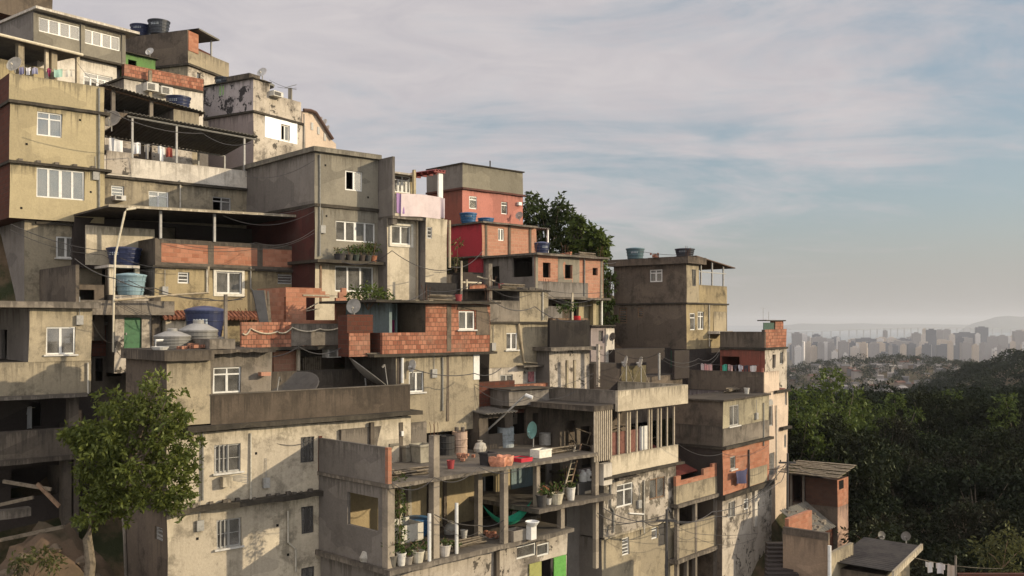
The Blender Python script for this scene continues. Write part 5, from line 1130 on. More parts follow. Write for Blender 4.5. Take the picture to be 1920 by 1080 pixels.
# ladder
Lb=H.loc(H.A(1052,.4),.4,zM); Lt=H.loc(H.A(1079,1.0),1.0,zR+.3); e=empty('ladder',Lb,0,'wooden ladder leaning from the platform up to the roof slab','ladder'); d_=Lt-Lb; sd2=Vector(H.u+(0,))*.42
for i in range(2): MB().tube([sd2*i,d_+sd2*i],.045,6).build('rail',FR['wood'] if i else PW,e)
for i in range(1,9): MB().tube([d_*(i/9.),d_*(i/9.)+sd2],.03,5).build('rung',PW,e)
a=H.A(1022,.8); e=empty('striped_deck_chair',H.loc(a,.8,zM),H.rot,'folding chair with striped orange seat on the platform','chair'); MB().tube([(0,0,0),(-.5,.2,1.2)],.03,5).tube([(.3,0,0),(-.3,.3,.6)],.03,5).build('frame',FR['dark'],e)
for i in range(4): MB().poly([(-.1+.17*i,-.05,.45+.03*i),(.02+.17*i,-.05,.47+.03*i),(.02+.17*i,.4,.62+.03*i),(-.1+.17*i,.4,.6+.03*i)]).build('seat_stripe',plain('orange stripe',(.42,.16,.09),.8) if i%2==0 else DRK,e)
# toilet-like white jugs
for i,(x,y) in enumerate(((1093,925),(1103,922))):
    e=empty('white_jug',H.loc(H.A(x,1.1),1.1,zM+.55),0,('left' if i==0 else 'right')+' white plastic jug on the dark trough','jug'); MB().lathe([(0,0),(.2,0),(.22,.3),(.1,.45),(.08,.55),(0,.55)],14).build('jug_body',WHT,e); MB().tube([(.1,0,.45),(.28,0,.4),(.22,0,.2)],.03,5).build('handle',WHT,e)
# ---- clutter houses between the frame house roof and the blue-room house
H=House('brick_wall_yard','low yard wall of old orange brick behind the frame house roof terrace','garden wall',890,48)
H.box('dark_bricks',BD,-.2,H.A(965),0,.2,H.zu(890,775),H.zu(890,717)); H.mass('brick_wall',BO,BD,H.zu(966,722),H.zu(966,775),H.A(1111),.25,a0=H.A(965)+.01)
H.box('corner_pillar',PCD,H.A(1100),H.A(1111),-.05,-.003,H.zu(1100,745),H.zu(1100,706))
H=House('grey_shed','grey flat-roofed shed with a dark open front behind the teal dish','house',955,47.6)
H.mass('band',PGD,PGD,H.Z(732),H.Z(762),H.A(1030),4); H.mass('wall',PBR,PCD,H.Z(762),H.Z(860),H.A(1040),4,b0=.6,U=[(962,768,988,815,'hole'),(1000,775,1026,820,'hole')])
H.ledge('roof_slab',PCD,H.Z(731.9)+.05,H.Z(731.9),-.1,H.A(1032),-.2,4)
H.box('door_panel',PLI2,H.A(1028),H.A(1048),-.1,-.04,H.Z(812),H.Z(772)); H.mass('shed',PCD,PCD,H.Z(770),H.Z(860),-.02,3,a0=H.A(905),b0=.3,U=[(915,785,950,815,'hole')])
corrugated(H,'sheet_roof',ASB,H.A(903),0.3,-.3,3.2,H.Z(771),H.Z(760))
H=House('sheet_roof_shed','shed with patched grey sheets on the roof left of the cream roof band','house',1050,48.6)
corrugated(H,'sheet_roof',ASB,-.2,H.A(1135),-.5,3.8,H.Z(763),H.Z(733,0,3.5)); H.mass('wall',PCD,PCD,H.Z(766),H.Z(960),H.A(1128),3.8,U=[(1060,790,1082,850,'hole'),(1090,800,1110,880,'hole')])
r=random.Random(9)
mb=MB()
for i in range(7):
    a=r.uniform(0,1.6); b=r.uniform(0,2.6); mb.box(a,a+.9,b,b+.5,H.Z(763)+.12*b+.07+.02*i,H.Z(763)+.12*b+.09+.02*i)
H.part('loose_sheets',mb,ASB)
dish(H.loc(H.A(1131,-.4),-.4,H.Z(766)),.24,195,10,'pale upright dish with two feet beside the cream roof band',(.6,.56,.45),mast=.45)
a=H45=H.loc(H.A(905,1),1,H.Z(800))
e=empty('street_lamp',W(908,812,47.5),0,'slanting grey lamp arm rising over the roof terrace','lamp'); v=W(985,741,47)-W(908,812,47.5); MB().tube([(0,0,0),tuple(v)],.05,6).build('arm',ALU,e); MB().tube([tuple(v),tuple(v+Vector((.35,-.1,-.12)))],.1,8).build('lamp_head',WHT,e); MB().tube([(0,0,-3.),(0,0,0)],.06,6).build('pole',ALU,e)
# ---- dish terrace
H=House('sooty_terrace','blackened terrace walls behind the cream roof band with two dishes on legs','house',1114,53,1500)
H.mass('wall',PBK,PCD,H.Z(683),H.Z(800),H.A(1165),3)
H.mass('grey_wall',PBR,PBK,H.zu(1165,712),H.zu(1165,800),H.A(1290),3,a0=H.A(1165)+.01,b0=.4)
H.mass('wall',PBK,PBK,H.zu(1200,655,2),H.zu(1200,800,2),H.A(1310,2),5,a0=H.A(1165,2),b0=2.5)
H.box('olive_panel',plain('olive mesh panel',(.12,.1,.055),.9,.2,.4),H.A(1160),H.A(1214),.1,.2,H.zu(1160,722),H.zu(1160,688))
H.box('grey_door',PBK,H.A(1262,.3),H.A(1290,.3),.2,.38,H.zu(1262,712),H.zu(1262,658)); 
for x in (1236,): post(H,ALU,H.A(x),.0,H.zu(x,712),H.zu(x,662),.05)
for i,x in enumerate((1166,1194)):
    e=dish(H.loc(H.A(x),-.3,H.zu(x,718)),.33,262,14,('left' if i==0 else 'right')+' of two pale dishes seen edge-on on wooden legs in the sooty terrace',(.55,.52,.46),mast=1.15)
    for s in (-.5,.45): MB().tube([(s,0,0),(0,0,1.1)],.03,5).build('leg',PB,e)
post(H,PWP,H.A(1113),-.3,H.zu(1113,725),H.zu(1113,645),.08,'white_post')
H=H15; zt=H.Z(750)
for i,(x,y,w_,lab) in enumerate(((1277,716,.85,'dark low tank behind the cream roof band'),(1309,724,.62,'blue tank with printed band on the flat roof behind the cream roof band'))):
    a,b=onfloor(H,x,y,zt); tank(H.loc(a,min(b,7),zt),w_*.8,.5 if i==0 else .65,'navy' if i==0 else 'teal',lab)
# laundry of the pale pink house terrace
H=H27
L0=H.loc(.3,H.B(1310),H.zv(1310,681)); L1=H.loc(.3,H.B(1418),H.zv(1418,685))
wire([L0,L1],'washing line across the pale pink house terrace',.015,'clothesline','clothesline',None,.1)
for (t0,t1,dr,c,lab,k) in ((.0,.06,.8,(.6,.5,.47),'cream top at the left end of the terrace line','shirt'),(.07,.13,.95,(.62,.32,.3),'pink shirt near the left end of the terrace line','shirt'),(.14,.2,.7,(.6,.38,.36),'pale pink shorts on the terrace line','shorts'),(.38,.47,.5,(.08,.38,.27),'green towel in the middle of the terrace line','towel'),(.49,.56,.4,(.45,.3,.28),'dull pink cloth right of the green towel','towel'),(.58,.63,.5,(.05,.05,.06),'black garment on the terrace line','shirt'),(.66,.74,.45,(.5,.48,.5),'grey white top on the terrace line','shirt'),(.76,.83,.6,(.06,.06,.07),'dark shorts on the terrace line','shorts'),(.86,.97,.65,(.62,.58,.54),'white blouse at the right end of the terrace line','shirt')):
    cloth(L0.lerp(L1,t0)-Vector((0,0,.05)),L0.lerp(L1,t1)-Vector((0,0,.05)),dr,c,lab,kind=k)
post(H,PPK,.05,H.B(1432)+.1,H.Z(698),H.Z(690),.05)
# ---- lower right sheds
H=House('plank_roof_shack','dark brick shack with a weathered plank lean-to roof at the edge of the wood','house',1570,58,1500)
b1=H.B(1478); z=H.Z; aR=H.A(1591)
BBR=brick('brown shaded brick',(.085,.05,.036),(.065,.038,.028),(.06,.045,.036),.32,.2,.014,.4,seed=5)
H.mass('brick_wall',BN,BBR,z(900),z(952),aR,b1,V=[(1486,890,1510,940,'hole')])
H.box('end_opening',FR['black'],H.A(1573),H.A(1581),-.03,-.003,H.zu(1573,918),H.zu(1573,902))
H.mass('wall',plaster('pinkish stained render',(.4,.28,.2),(.3,.2,.15),blotch=.5,streak=.6,seed=50),PBR,z(952),z(1090),aR,b1)
mb=MB(); r=random.Random(4); n=9
for i in range(n):
    for j in range(4):
        a0=-.7+(aR+1.2)*i/n; a1=a0+(aR+1.2)/n*1.12; b0=-.3+(b1+.6)*j/4; b2=b0+(b1+.6)/4*1.06; h0=z(893)+.42*i/n+r.uniform(-.02,.03); mb.box(a0,a1,b0,b2,h0,h0+.045)
H.part('plank_roof',mb,plain('silvery plank',(.2,.165,.115),.85,.2,.5,5.))
for x in (1484,1507): H.box('door_post',PC,-.08,-.003,H.B(x)-.06,H.B(x)+.06,z(1000),z(895))
H28=H
H=House('rubble_roof_shed','low shed with a sloping mouldy sheet roof strewn with rubble below the plank shack','house',1502,55.5,1500)
corrugated(H,'sheet_roof',ASD,0.,H.A(1562),-.6,1.3,H.Z(1004),H.Z(962),per=.3)
mb=MB(); r=random.Random(8)
for i in range(40): a=r.uniform(.3,3); b=r.uniform(-.5,1); s=r.uniform(.05,.2); mb.box(a,a+s*2,b,b+s,H.Z(1004)+.68*(b+.6),H.Z(1004)+.68*(b+.6)+s)
H.part('rubble',mb,PC)['kind']='stuff'
H.mass('wall',BD,PCD,H.Z(1003),H.Z(1100),H.A(1555),1.2,a0=.1,b0=-.4)
H=House('yard_wall_house','roofless walls with lit orange brick inside and a white corner pipe at the lower right','house',1553,44.6,1500)
z=H.Z; b1=H.B(1468)
H.box('flank_wall',plaster('tan render',(.3,.225,.15),(.24,.18,.12),blotch=.3,streak=.4,seed=51),0,.18,.0,b1,z(1200),z(1014)); H.box('brick_course',PBR,-.02,.2,0,b1,z(1013.9),z(1000))
H.box('wall',PB,.181,H.A(1600),0,.18,z(1200),z(1040)); H.box('wall',BN,.21,3.,b1-.2,b1-.0,z(1200),z(985))
H.part('corner_pipe',MB().tube([(-.1,-.1,z(1120)),(-.1,-.1,z(1022))],.09,8),WHT)
H=House('flat_roof_house','low house with a broad dark sheet roof and a white fascia at the bottom right','house',1662,44.5,1200)
z=H.Z; aR=H.A(1712); b1=H.B(1562)
corrugated(H,'sheet_roof',corr('black sheet roof',(.06,.053,.045),(.035,.031,.028)),-.3,aR,-.3,b1,z(1068),z(1064),per=.35)
H.box('fascia',PW,-.35,aR+.3,-.42,-.31,z(1079),z(1066)); H.mass('wall',PB,PBR,z(1080),z(1200),aR-.3,b1,a0=.1,b0=.1)
dish(W(1652,1018,50.5),.22,160,15,'left of two small dull dishes behind the dark flat roof',(.13,.12,.1),mast=.35); dish(W(1699,1022,50.),.24,220,25,'right of two small dull dishes at the corner of the dark flat roof',(.13,.12,.1),mast=.4)
H30=H
L0=W(1712,1045,47); L1=W(1880,1066,43)
wire([L0,L1],'washing line at the bottom right below the trees',.015,'clothesline','clothesline',PB,.15)
for (t0,t1,dr,c,lab,k) in ((.15,.24,.5,(.6,.58,.55),'left white top on the low washing line','shirt'),(.27,.38,.5,(.6,.57,.56),'middle white shirt on the low washing line','shirt'),(.41,.5,.9,(.5,.42,.34),'right beige towel on the low washing line','towel')):
    cloth(L0.lerp(L1,t0)-Vector((0,0,.12)),L0.lerp(L1,t1)-Vector((0,0,.14)),dr,c,lab,kind=k)
MB().box(0,3.2,-.1,.1,-4,0).build('brick_fence',BD,None,W(1795,1075,44))
o=bpy.data.objects['brick_fence']; tag(o,'dark brick garden wall under the low washing line','wall')
for x,y in ((1792,1042),): pipe([W(x,1085,44),W(x,y,44)],'thin post of the low washing line',.05,PC,'line_post','post')
# stairs in the alley
st=MB()
for i in range(11):
    d=44+i*.42; p=W(1468,1100-8*i,d); st.box(p.x-.75,p.x+.75,p.y,p.y+.5,p.z-1.5,p.z)
st.v=[tuple(Vector(v)) for v in st.v]; tag(st.build('stairs',PBK),kind='structure')  # steps coloured near black to stand in for the alley's shadow
# ---- utility poles and cables
def pole(px,pyb,pyt,d,label,r=.085):
    b=W(px,pyb,d); e=empty('utility_pole',b,0,label,'utility pole','utility poles'); hh=(pyb-pyt)*d/F
    MB().tube([(0,0,-2),(0.03,0,hh)],r,8,r1=r*.75).build('shaft',DRK,e); MB().box(-.5,.5,-.05,.05,hh-.6,hh-.5).build('cross_arm',DRK,e)
    m=MB()
    for s in (-.4,0,.4): m.lathe([(0,0),(.04,0),(.05,.1),(0,.12)],8,(s,0,hh-.5))
    m.build('insulators',PC,e); return b+Vector((0,0,hh-.5))
t1=pole(1249,1085,955,47,'leaning dark wooden pole before the white peeling house'); t2=pole(1476,985,850,57,'dark pole beside the pale pink house and shack')
wire([W(1130,952,46.5),t1,W(1335,960,50),W(1460,905,56),t2],'dark cable from the pole balcony house across to the shack pole',.022,sag=.35); wire([W(1120,962,46),W(1205,975,47.5),t1],'slack cable below the peeling white wall',.02,sag=.3); wire([t1,W(1345,968,50),W(1440,945,55)],'second cable right of the leaning pole',.018,sag=.2); wire([t2,W(1400,940,56)],'cable from shack pole to the beige brick house',.02,sag=.3)
wire([W(140,485,42.5),W(215,522,43),W(290,540,45),W(390,560,45),W(460,556,45)],'long black cable from the left terrace wall past the blue tanks',.022,sag=.15); wire([W(240,525,43.8),W(330,556,44.5),W(455,561,45)],'thinner black cable below the stained ochre house windows',.016,sag=.12)
for i in range(4): wire([W(215,556+4*i,44),W(285,590+3*i,44.4)],'thin wires hanging over the green-door house wall',.009,sag=.1)
wire([W(520,163,63),W(556,165,64)],'thin aerial wires on the skyline white house',.012,sag=.05); wire([W(505,150,63),W(556,168,64)],'thin aerial wires on the skyline white house',.012,sag=.1)
wire([W(1130,493,53),W(1155,492,62)],'wire between unfinished house and tall brown house',.014,sag=.05); wire([W(1195,470,64.5),W(1285,478,64)],'wire between the two tanks of the tall brown house',.014,sag=.1)
# tall downpipe by the light blue tank
pipe([H4.loc(H4.A(246),-.6,H4.Z(396)),H4.loc(H4.A(228),-.65,H4.Z(400)),H4.loc(H4.A(225),-.65,H4.Z(405)),W(216,480,44.2),W(213,575,43.8),W(212,660,43.6)],'tall white downpipe from the flat canopy past the blue tanks',.05,plain('cream pipe',(.55,.49,.36),.6,.3,.2))
pipe([W(215,563,43.7),W(330,553,45),W(391,549,45.4),W(391,500,45.5)],'long thin pale pipe bent across the stained ochre wall',.05,plain('beige pipe',(.42,.34,.22),.6))
dish(H18.loc(H18.A(28,-.2),-.2,H18.zu(28,138)),.43,190,20,'large pale dish at far left above the yellow house parapet',(.5,.46,.38),mast=.35)
dish(H5.loc(H5.A(209,-.3),-.3,H5.zu(209,248)),.48,180,25,'big grey dish at the right edge of the yellow house',(.3,.27,.22),mast=.5)
dish(H20.loc(-.6,H20.B(377,-.6),H20.zv(377,205,-.6)),.3,200,5,'dark round dish left of the peeling white house',(.09,.08,.07),mast=.3)
e=empty('roof_post',H20.loc(H20.A(556),.6,H20.zu(556,190)),0,'short chimney-like post with an aerial on the stepped white roof','aerial'); MB().box(-.12,.12,-.12,.12,0,1.).build('post',PG,e); MB().tube([(-.4,0,1.02),(.45,0,1.25)],.025,5).build('aerial_bar',ALU,e)
# laundry left
L0=W(-10,762,42); L1=W(66,764,42)
wire([L0,L1],'washing line in the dark balcony at far left',.015,'clothesline','clothesline',PB,.05)
cloth(L0.lerp(L1,.26),L0.lerp(L1,.62),.85,(.66,.64,.58),'white towel hanging in the dark balcony at far left','towel'); cloth(L0.lerp(L1,.64),L0.lerp(L1,.92),.95,(.32,.32,.31),'grey trousers beside the white towel at far left',kind='shorts')
h=H18; L0=h.loc(h.A(34,-.3),-.3,h.zu(34,128)); L1=h.loc(h.A(140,-.3),-.3,h.zu(140,134))
wire([L0,L1],'washing line behind the yellow house parapet',.013,'clothesline','clothesline',PB,.05)
for (t0,t1,dr,c,lab,k) in ((.02,.1,.4,(.2,.2,.32),'blue striped cloth left on the yellow house line','towel'),(.13,.22,.4,(.55,.55,.58),'white shirt on the yellow house line','shirt'),(.24,.33,.35,(.3,.3,.4),'grey-blue cloth on the yellow house line','towel'),(.5,.56,.45,(.25,.04,.1),'dark red garment on the yellow house line','shirt'),(.62,.78,.45,(.3,.46,.38),'pale green towel on the yellow house line','towel'),(.82,.95,.4,(.55,.52,.45),'cream towel on the yellow house line','towel')):
    cloth(L0.lerp(L1,t0),L0.lerp(L1,t1),dr,c,lab,kind=k)
h=H5; zt=h.zu(200,291)
L0=h.loc(h.A(204,.8),.8,zt+1.05); L1=h.loc(h.A(330,.8),.8,zt+.9)
wire([L0,L1],'washing line under the big corrugated canopy',.013,'clothesline','clothesline',PB,.1)
for (t0,t1,dr,c,lab,k) in ((.0,.2,1.0,(.75,.75,.74),'bright white sheet at the left under the corrugated canopy','towel'),(.36,.46,.6,(.72,.72,.72),'white cloth beside the first canopy post','towel'),(.52,.6,.8,(.25,.24,.23),'dark grey shirt under the corrugated canopy','shirt'),(.72,.82,.8,(.74,.74,.73),'white striped shirt under the corrugated canopy','shirt'),(.85,.94,.5,(.3,.08,.06),'red-brown cloth under the corrugated canopy','towel')):
    cloth(L0.lerp(L1,t0),L0.lerp(L1,t1),dr,c,lab,kind=k)
# shrubby plants by the middle
def bush(loc,blobs,n,size,label,m,seed,name='bush',group=None):
    rs=np.random.RandomState(seed); e=empty(name,loc,0,label,name.replace('_',' '),group); P,D,k=crown_points(rs,n,blobs,.45); leaves_mesh('foliage',P,D,size,.4,None,m,e,rs=rs)
    s=MB()
    for b in blobs: s.tube([(0,0,-.4),(b[0]*.6,b[1]*.6,b[2]*.5),(b[0],b[1],b[2])],.03,5,r1=.01)
    s.build('stem',FR['wood'],e); return e
LM=LEAFM()
bush(W(690,565,45),[(-.5,0,.3,.45),(.2,0,.45,.5),(.7,.1,.3,.45)],420,.22,'leafy bush in front of the grey house glass door',LM[2],71)
bush(W(855,520,57),[(0,0,0,.5),(-.1,0,1.0,.5),(.1,0,2.0,.35),(.2,0,-1.,.45)],260,.2,'scraggly dry creeper beside the beige wing wall',LM[3],72,'creeper')
# sheds right of the grey wing
H=House('wire_yard','dark fenced yard with poles and brick panel between the grey wing and the loggia house','yard',798,49.5)
H.box('dark_fence',plain('dark mesh fence',(.035,.032,.03),.9,.1,.4),0,H.A(858),0,.06,H.Z(562),H.Z(529)); H.mass('brick_panel',BO,PCD,H.Z(530),H.Z(562),H.A(914),.3,a0=H.A(880))
H.ledge('floor_slab',PCD,H.Z(562),H.Z(566),-.3,H.A(920),-.5,5); H.mass('wall',PCD,PCD,H.Z(566),H.Z(680),H.A(915),4,b0=.6)
H.mass('yard_wall',PBK,PBK,H.Z(500),H.Z(562),H.A(905,3),6,a0=H.A(868,3),b0=3.); H.box('yard_screen',PCD,H.A(815,3.5),H.A(866,3.5),3.5,3.7,H.Z(562),H.Z(505))
for x,y0 in ((862,486),(872,521)): post(H,PW,H.A(x),-.15,H.Z(562),H.Z(y0),.04,'white_pole')
H.part('gutter_pipes',MB().tube([(H.A(866),-.1,H.Z(527)),(H.A(900),-.1,H.Z(527))],.05,6).tube([(H.A(899),.2,H.Z(514)),(H.A(924),-.2,H.Z(523))],.045,6),PW)
post(H,PC,H.A(917),0,H.Z(562),H.Z(488),.13,'post')
# ---------------------------------------------------------------- ground, water, hills
def terrain():
    ys=np.concatenate([np.linspace(-60,90,76),np.geomspace(93,4200,70)]); 
    us=np.linspace(-1.6,1.6,121)
    V=[];n=len(us)
    for y in ys:
        half=np.maximum(140.,y*.9); x=us*half/1.0; z=ground(x,np.full(n,y)); 
        z=z+np.where(y<300,.25*np.sin(x*1.3+y)*np.cos(y*1.1+x*.3),0)
        V.append(np.stack([x,np.full(n,y),z],1))
    V=np.concatenate(V); m=MB(); m.v=[tuple(v) for v in V]
    for j in range(len(ys)-1):
        for i in range(n-1):
            q=(j*n+i,j*n+i+1,(j+1)*n+i+1,(j+1)*n+i); m.f.append(q); m.mi.append(0); m.uv+=[(V[k][0],V[k][1]) for k in q]
    t=NT('earth'); p=t.pos(); f=t.noise(p,.35,8,.65); c=t.mix(t.rng(f,.4,.62),(.035,.04,.018),(.13,.09,.055)); c=t.mix(t.rng(t.noise(p,2.5,8,.7),.5,.7),c,(.2,.15,.095)); gy=t.n('ShaderNodeSeparateXYZ',{0:t.n('ShaderNodeNewGeometry').outputs['Position']}).outputs[1]; c=t.mix(t.rng(gy,70,110),c,t.mix(f,(.012,.02,.008),(.03,.036,.014))); c=t.mix(t.rng(f,.4,.62),(.035,.04,.018),(.13,.09,.055)); t.bump(t.noise(p,3,8,.7),.8,.15); t.out(c,.95,.1)
    g=m.build('ground',t.m,smooth=True); tag(g,kind='structure')
terrain()
m=MB(); m.box(-30000,30000,3900,42000,-140,-128.5); t=NT('sea'); t.out((.05,.075,.085),.25,.4); t.bump(t.noise(t.pos((.02,.05,1)),1.,4),.2,1.); tag(m.build('sea_water',t.m),kind='structure')
hm=plain('far hill',(.05,.06,.045),.95,.1,.2,.001)
def hill(pts,d,label):
    m=MB(); K=len(pts); 
    for i in range(K-1):
        (x0,y0),(x1,y1)=pts[i],pts[i+1]; A_=W(x0,y0,d);B_=W(x1,y1,d)
        m.poly([(A_.x,d-500,-129),(B_.x,d-500,-129),tuple(B_),tuple(A_)]); m.poly([tuple(A_),tuple(B_),(B_.x*1.05,d+900,-129),(A_.x*1.05,d+900,-129)])
    tag(m.build('far_hills',hm),kind='structure')
hill([(1810,613),(1825,606),(1845,601),(1868,594),(1890,592),(1915,594),(1950,590),(2000,596),(2050,612)],13500,'')
hill([(1470,610),(1500,606.5),(1560,607.5),(1620,606),(1660,608),(1720,607.5),(1800,608.5),(1900,609),(2100,609)],17000,'')
# bridge across the bay
e=empty('bay_bridge',W(1475,624,9000),0,'long low bridge on thin piers across the hazy bay','bridge'); O=e.location; bm_=plain('bridge concrete',(.3,.29,.27),.9)
pt=[(1475,624),(1520,622.5),(1600,619),(1660,616.5),(1720,615.5),(1790,615.5),(1850,616),(1930,617.5)]; dd=[9000,9000,9100,9200,9300,9400,9500,9600]
Pw=[W(x,y,d)-O for (x,y),d in zip(pt,dd)]
mb=MB()
for a,b in zip(Pw,Pw[1:]):
    mb.poly([a,b,b+Vector((0,0,6)),a+Vector((0,0,6))]); mb.poly([a+Vector((0,0,6)),b+Vector((0,0,6)),b+Vector((0,26,6)),a+Vector((0,26,6))]); mb.poly([a+Vector((0,26,0)),b+Vector((0,26,0)),b,a])
mb.build('deck',bm_,e)
for i in range(34):
    t=i/33*(len(Pw)-1); k=min(int(t),len(Pw)-2); p=Pw[k].lerp(Pw[k+1],t-k); hgt=p.z+O.z+129
    MB().box(p.x-4,p.x+4,p.y+8,p.y+18,p.z-hgt,p.z).build('pier',bm_,e)
# ---------------------------------------------------------------- the city
def facade(name,wall,win,fx=3.2,fz=3.1):
    if name in MAT: return MAT[name]
    t=NT(name); u=t.uv(); br=t.n('ShaderNodeTexBrick',{'Vector':u,'Color1':c4(win),'Color2':c4((win[0]*1.6,win[1]*1.6,win[2]*1.6)),'Mortar':c4(wall),'Scale':1.,'Mortar Size':.75,'Mortar Smooth':.05,'Brick Width':fx,'Row Height':fz},offset=0.)
    MAT[name]=t.out(br.outputs[0],.8,.3); return MAT[name]
FA=[facade('tower pale',(.56,.48,.39),(.16,.17,.18)),facade('tower grey',(.3,.27,.25),(.09,.1,.11)),facade('tower dark',(.12,.125,.14),(.05,.055,.065)),facade('tower white',(.6,.56,.51),(.25,.26,.27)),facade('tower tan',(.52,.42,.31),(.13,.13,.13))]
ci=0
def tower(x0,x1,yt,yb,k,d,label=None,group='towers of the hazy city'):
    global ci; ci+=1
    a=W(x0,yt,d); b=W(x1,yb,d); w_=max(6,b.x-a.x); ang=random.uniform(.15,.5); g=-128.
    e=empty('tower_block',((a.x+b.x)/2,d,g),-ang,label or 'hazy apartment block in the distant city','tower',group); hgt=a.z-g; dp=min(w_,34); w2=w_*1.12
    mb=MB().box(-w2/2,w2/2,0,dp,0,hgt); mb.build('block',FA[k],e); 
    s=w2*.25; MB().box(-s,s,dp*.3,dp*.7,hgt,hgt+4).build('roof_house',FA[k],e)
T=[(185,250,420,1,'slim grey tower at the left of the city skyline'),(228,290,428,3,'bright white block at the left of the city skyline'),(335,388,430,2,'dark square tower standing over pale blocks'),(490,540,450,2,None),(515,538,452,3,'small glaring white tower'),(560,640,490,4,'broad tan block among small white ones'),(680,742,485,2,None),(745,822,485,2,None),(820,860,462,3,None),(868,895,400,1,'tall thin grey tower beside the pale slab tower'),(900,958,455,0,'pale sunlit slab tower in the centre of the city'),(985,1050,485,1,None),(1050,1090,500,1,None),(1092,1142,420,1,None),(1143,1222,430,0,'wide pale sunlit tower in the right group'),(1160,1185,390,4,None),(1190,1255,394,2,'tall dark tower behind the wide pale tower'),(1256,1310,398,1,None),(1312,1365,393,1,None),(1365,1400,430,0,None),(1412,1545,418,2,'massive dark tower block right of centre'),(1570,1645,375,2,'tall dark tower at the right over the skyline'),(1650,1720,445,1,None),(1722,1792,440,1,None),(1822,1900,440,4,'tan tower near the right edge'),(1858,1925,405,1,None),(1895,1935,400,0,None),(150,186,500,0,None),(300,372,505,3,None),(400,440,495,4,None),(436,490,465,1,None),(640,680,500,1,None),(1560,1590,425,3,None),(1800,1822,450,3,None)]
for i,(x0,x1,yt,k,lab) in enumerate(T): tower(1440+x0/4,1440+x1/4,520+yt/4,690,k,3000+(i*397)%1200,lab)
r=random.Random(12)
for i in range(34):
    x=r.uniform(1478,1930); w_=r.uniform(12,34); tower(x,x+w_,r.uniform(630,648),690,r.choice((0,1,1,2,4,1,2)),r.uniform(3000,4300),'middling hazy block among the city towers','middling blocks of the hazy city')
for i in range(120):
    x=r.uniform(1478,1935); w_=r.uniform(5,17); yt=r.uniform(640,664) ; tower(x,x+w_,yt,690,r.choice((0,1,3,2,1,4,1,2)),r.uniform(2700,3600),'low hazy block among the distant city','low blocks of the hazy city')
# small houses on the far slope
rm=[plain('far red roof',(.14,.08,.06),.9,.1,.2,.05),plain('far grey roof',(.12,.115,.11),.9,.1,.2,.05),plain('far pale roof',(.24,.22,.2),.9,.1,.2,.05)]; wm=[plain('far white wall',(.33,.3,.27),.9,.1,.2,.05),plain('far tan wall',(.24,.19,.15),.9,.1,.2,.05),plain('far grey wall',(.17,.165,.165),.9,.1,.2,.05)]
protos=[]
def far_house(loc,s,hh,i,rz,k,kr):
    e=empty('small_house',loc,rz,'tiny pale house crowded on the far slope below the city','house','tiny houses on the far slope')
    MB().box(-s,s,-s*.7,s*.7,-25,hh).build('wall',wm[k],e); m=MB(); q=s*1.08; 
    m.poly([(-q,-s*.8,hh),(q,-s*.8,hh),(q,0,hh+s*.4),(-q,0,hh+s*.4)]); m.poly([(-q,0,hh+s*.4),(q,0,hh+s*.4),(q,s*.8,hh),(-q,s*.8,hh)]); m.poly([(-q,-s*.8,hh),(-q,0,hh+s*.4),(-q,s*.8,hh)]); m.poly([(q,-s*.8,hh),(q,s*.8,hh),(q,0,hh+s*.4)]); m.build('roof',rm[kr],e)
for i in range(170):
    y=r.uniform(850,1150); px=r.gauss(1655,90)
    if not 1482<px<1915: continue
    x=(px-CX)/F*y; far_house((x,y,float(ground(x,y))),r.uniform(2.2,4.6),r.uniform(3,8),i,r.uniform(-.5,.5),r.choice((0,1,2,0)),r.choice((0,1,2,1)))
# ---------------------------------------------------------------- trees
def limb_tree(name,loc,trunk_pts,r0,blobs,nl,size,m,label,seed,group=None,limbs=True,cat='tree'):
    rs=np.random.RandomState(seed); e=empty(name,loc,0,label,cat,group); tb=MB(); tb.tube(trunk_pts,r0,9,r1=r0*.55); top=Vector(trunk_pts[-1])
    mid=Vector(trunk_pts[-2])
    for b in blobs[:16]:
        c=Vector(b[:3]); q=top.lerp(c,.5)+Vector((0,0,-.12*(c-top).length)); st=mid.lerp(top,rs.uniform(.3,1)); tb.tube([st,q,c],r0*.38,6,r1=r0*.08)
    bark=plain('bark',(.17,.14,.1),.9,.15,.5,7.); tb.build('trunk',bark,e)
    cl=6; P,D,k=crown_points(rs,nl//cl,blobs,.5); P=np.repeat(P,cl,0)+rs.normal(size=(nl//cl*cl,3))*size*.22; D=np.repeat(D,cl,0)*.5; leaves_mesh('crown',P,D,size,.42,None,m,e,rs=rs); return e
def blobs_for(rs,n,rx,rz,zc,rr):
    B=[]
    for i in range(n):
        d=rs.normal(size=3); d/=np.linalg.norm(d); q=rs.uniform(.35,1)**.6
        B.append((d[0]*rx*q,d[1]*rx*q,zc+d[2]*rz*q,rr*rs.uniform(.65,1.2)))
    return B
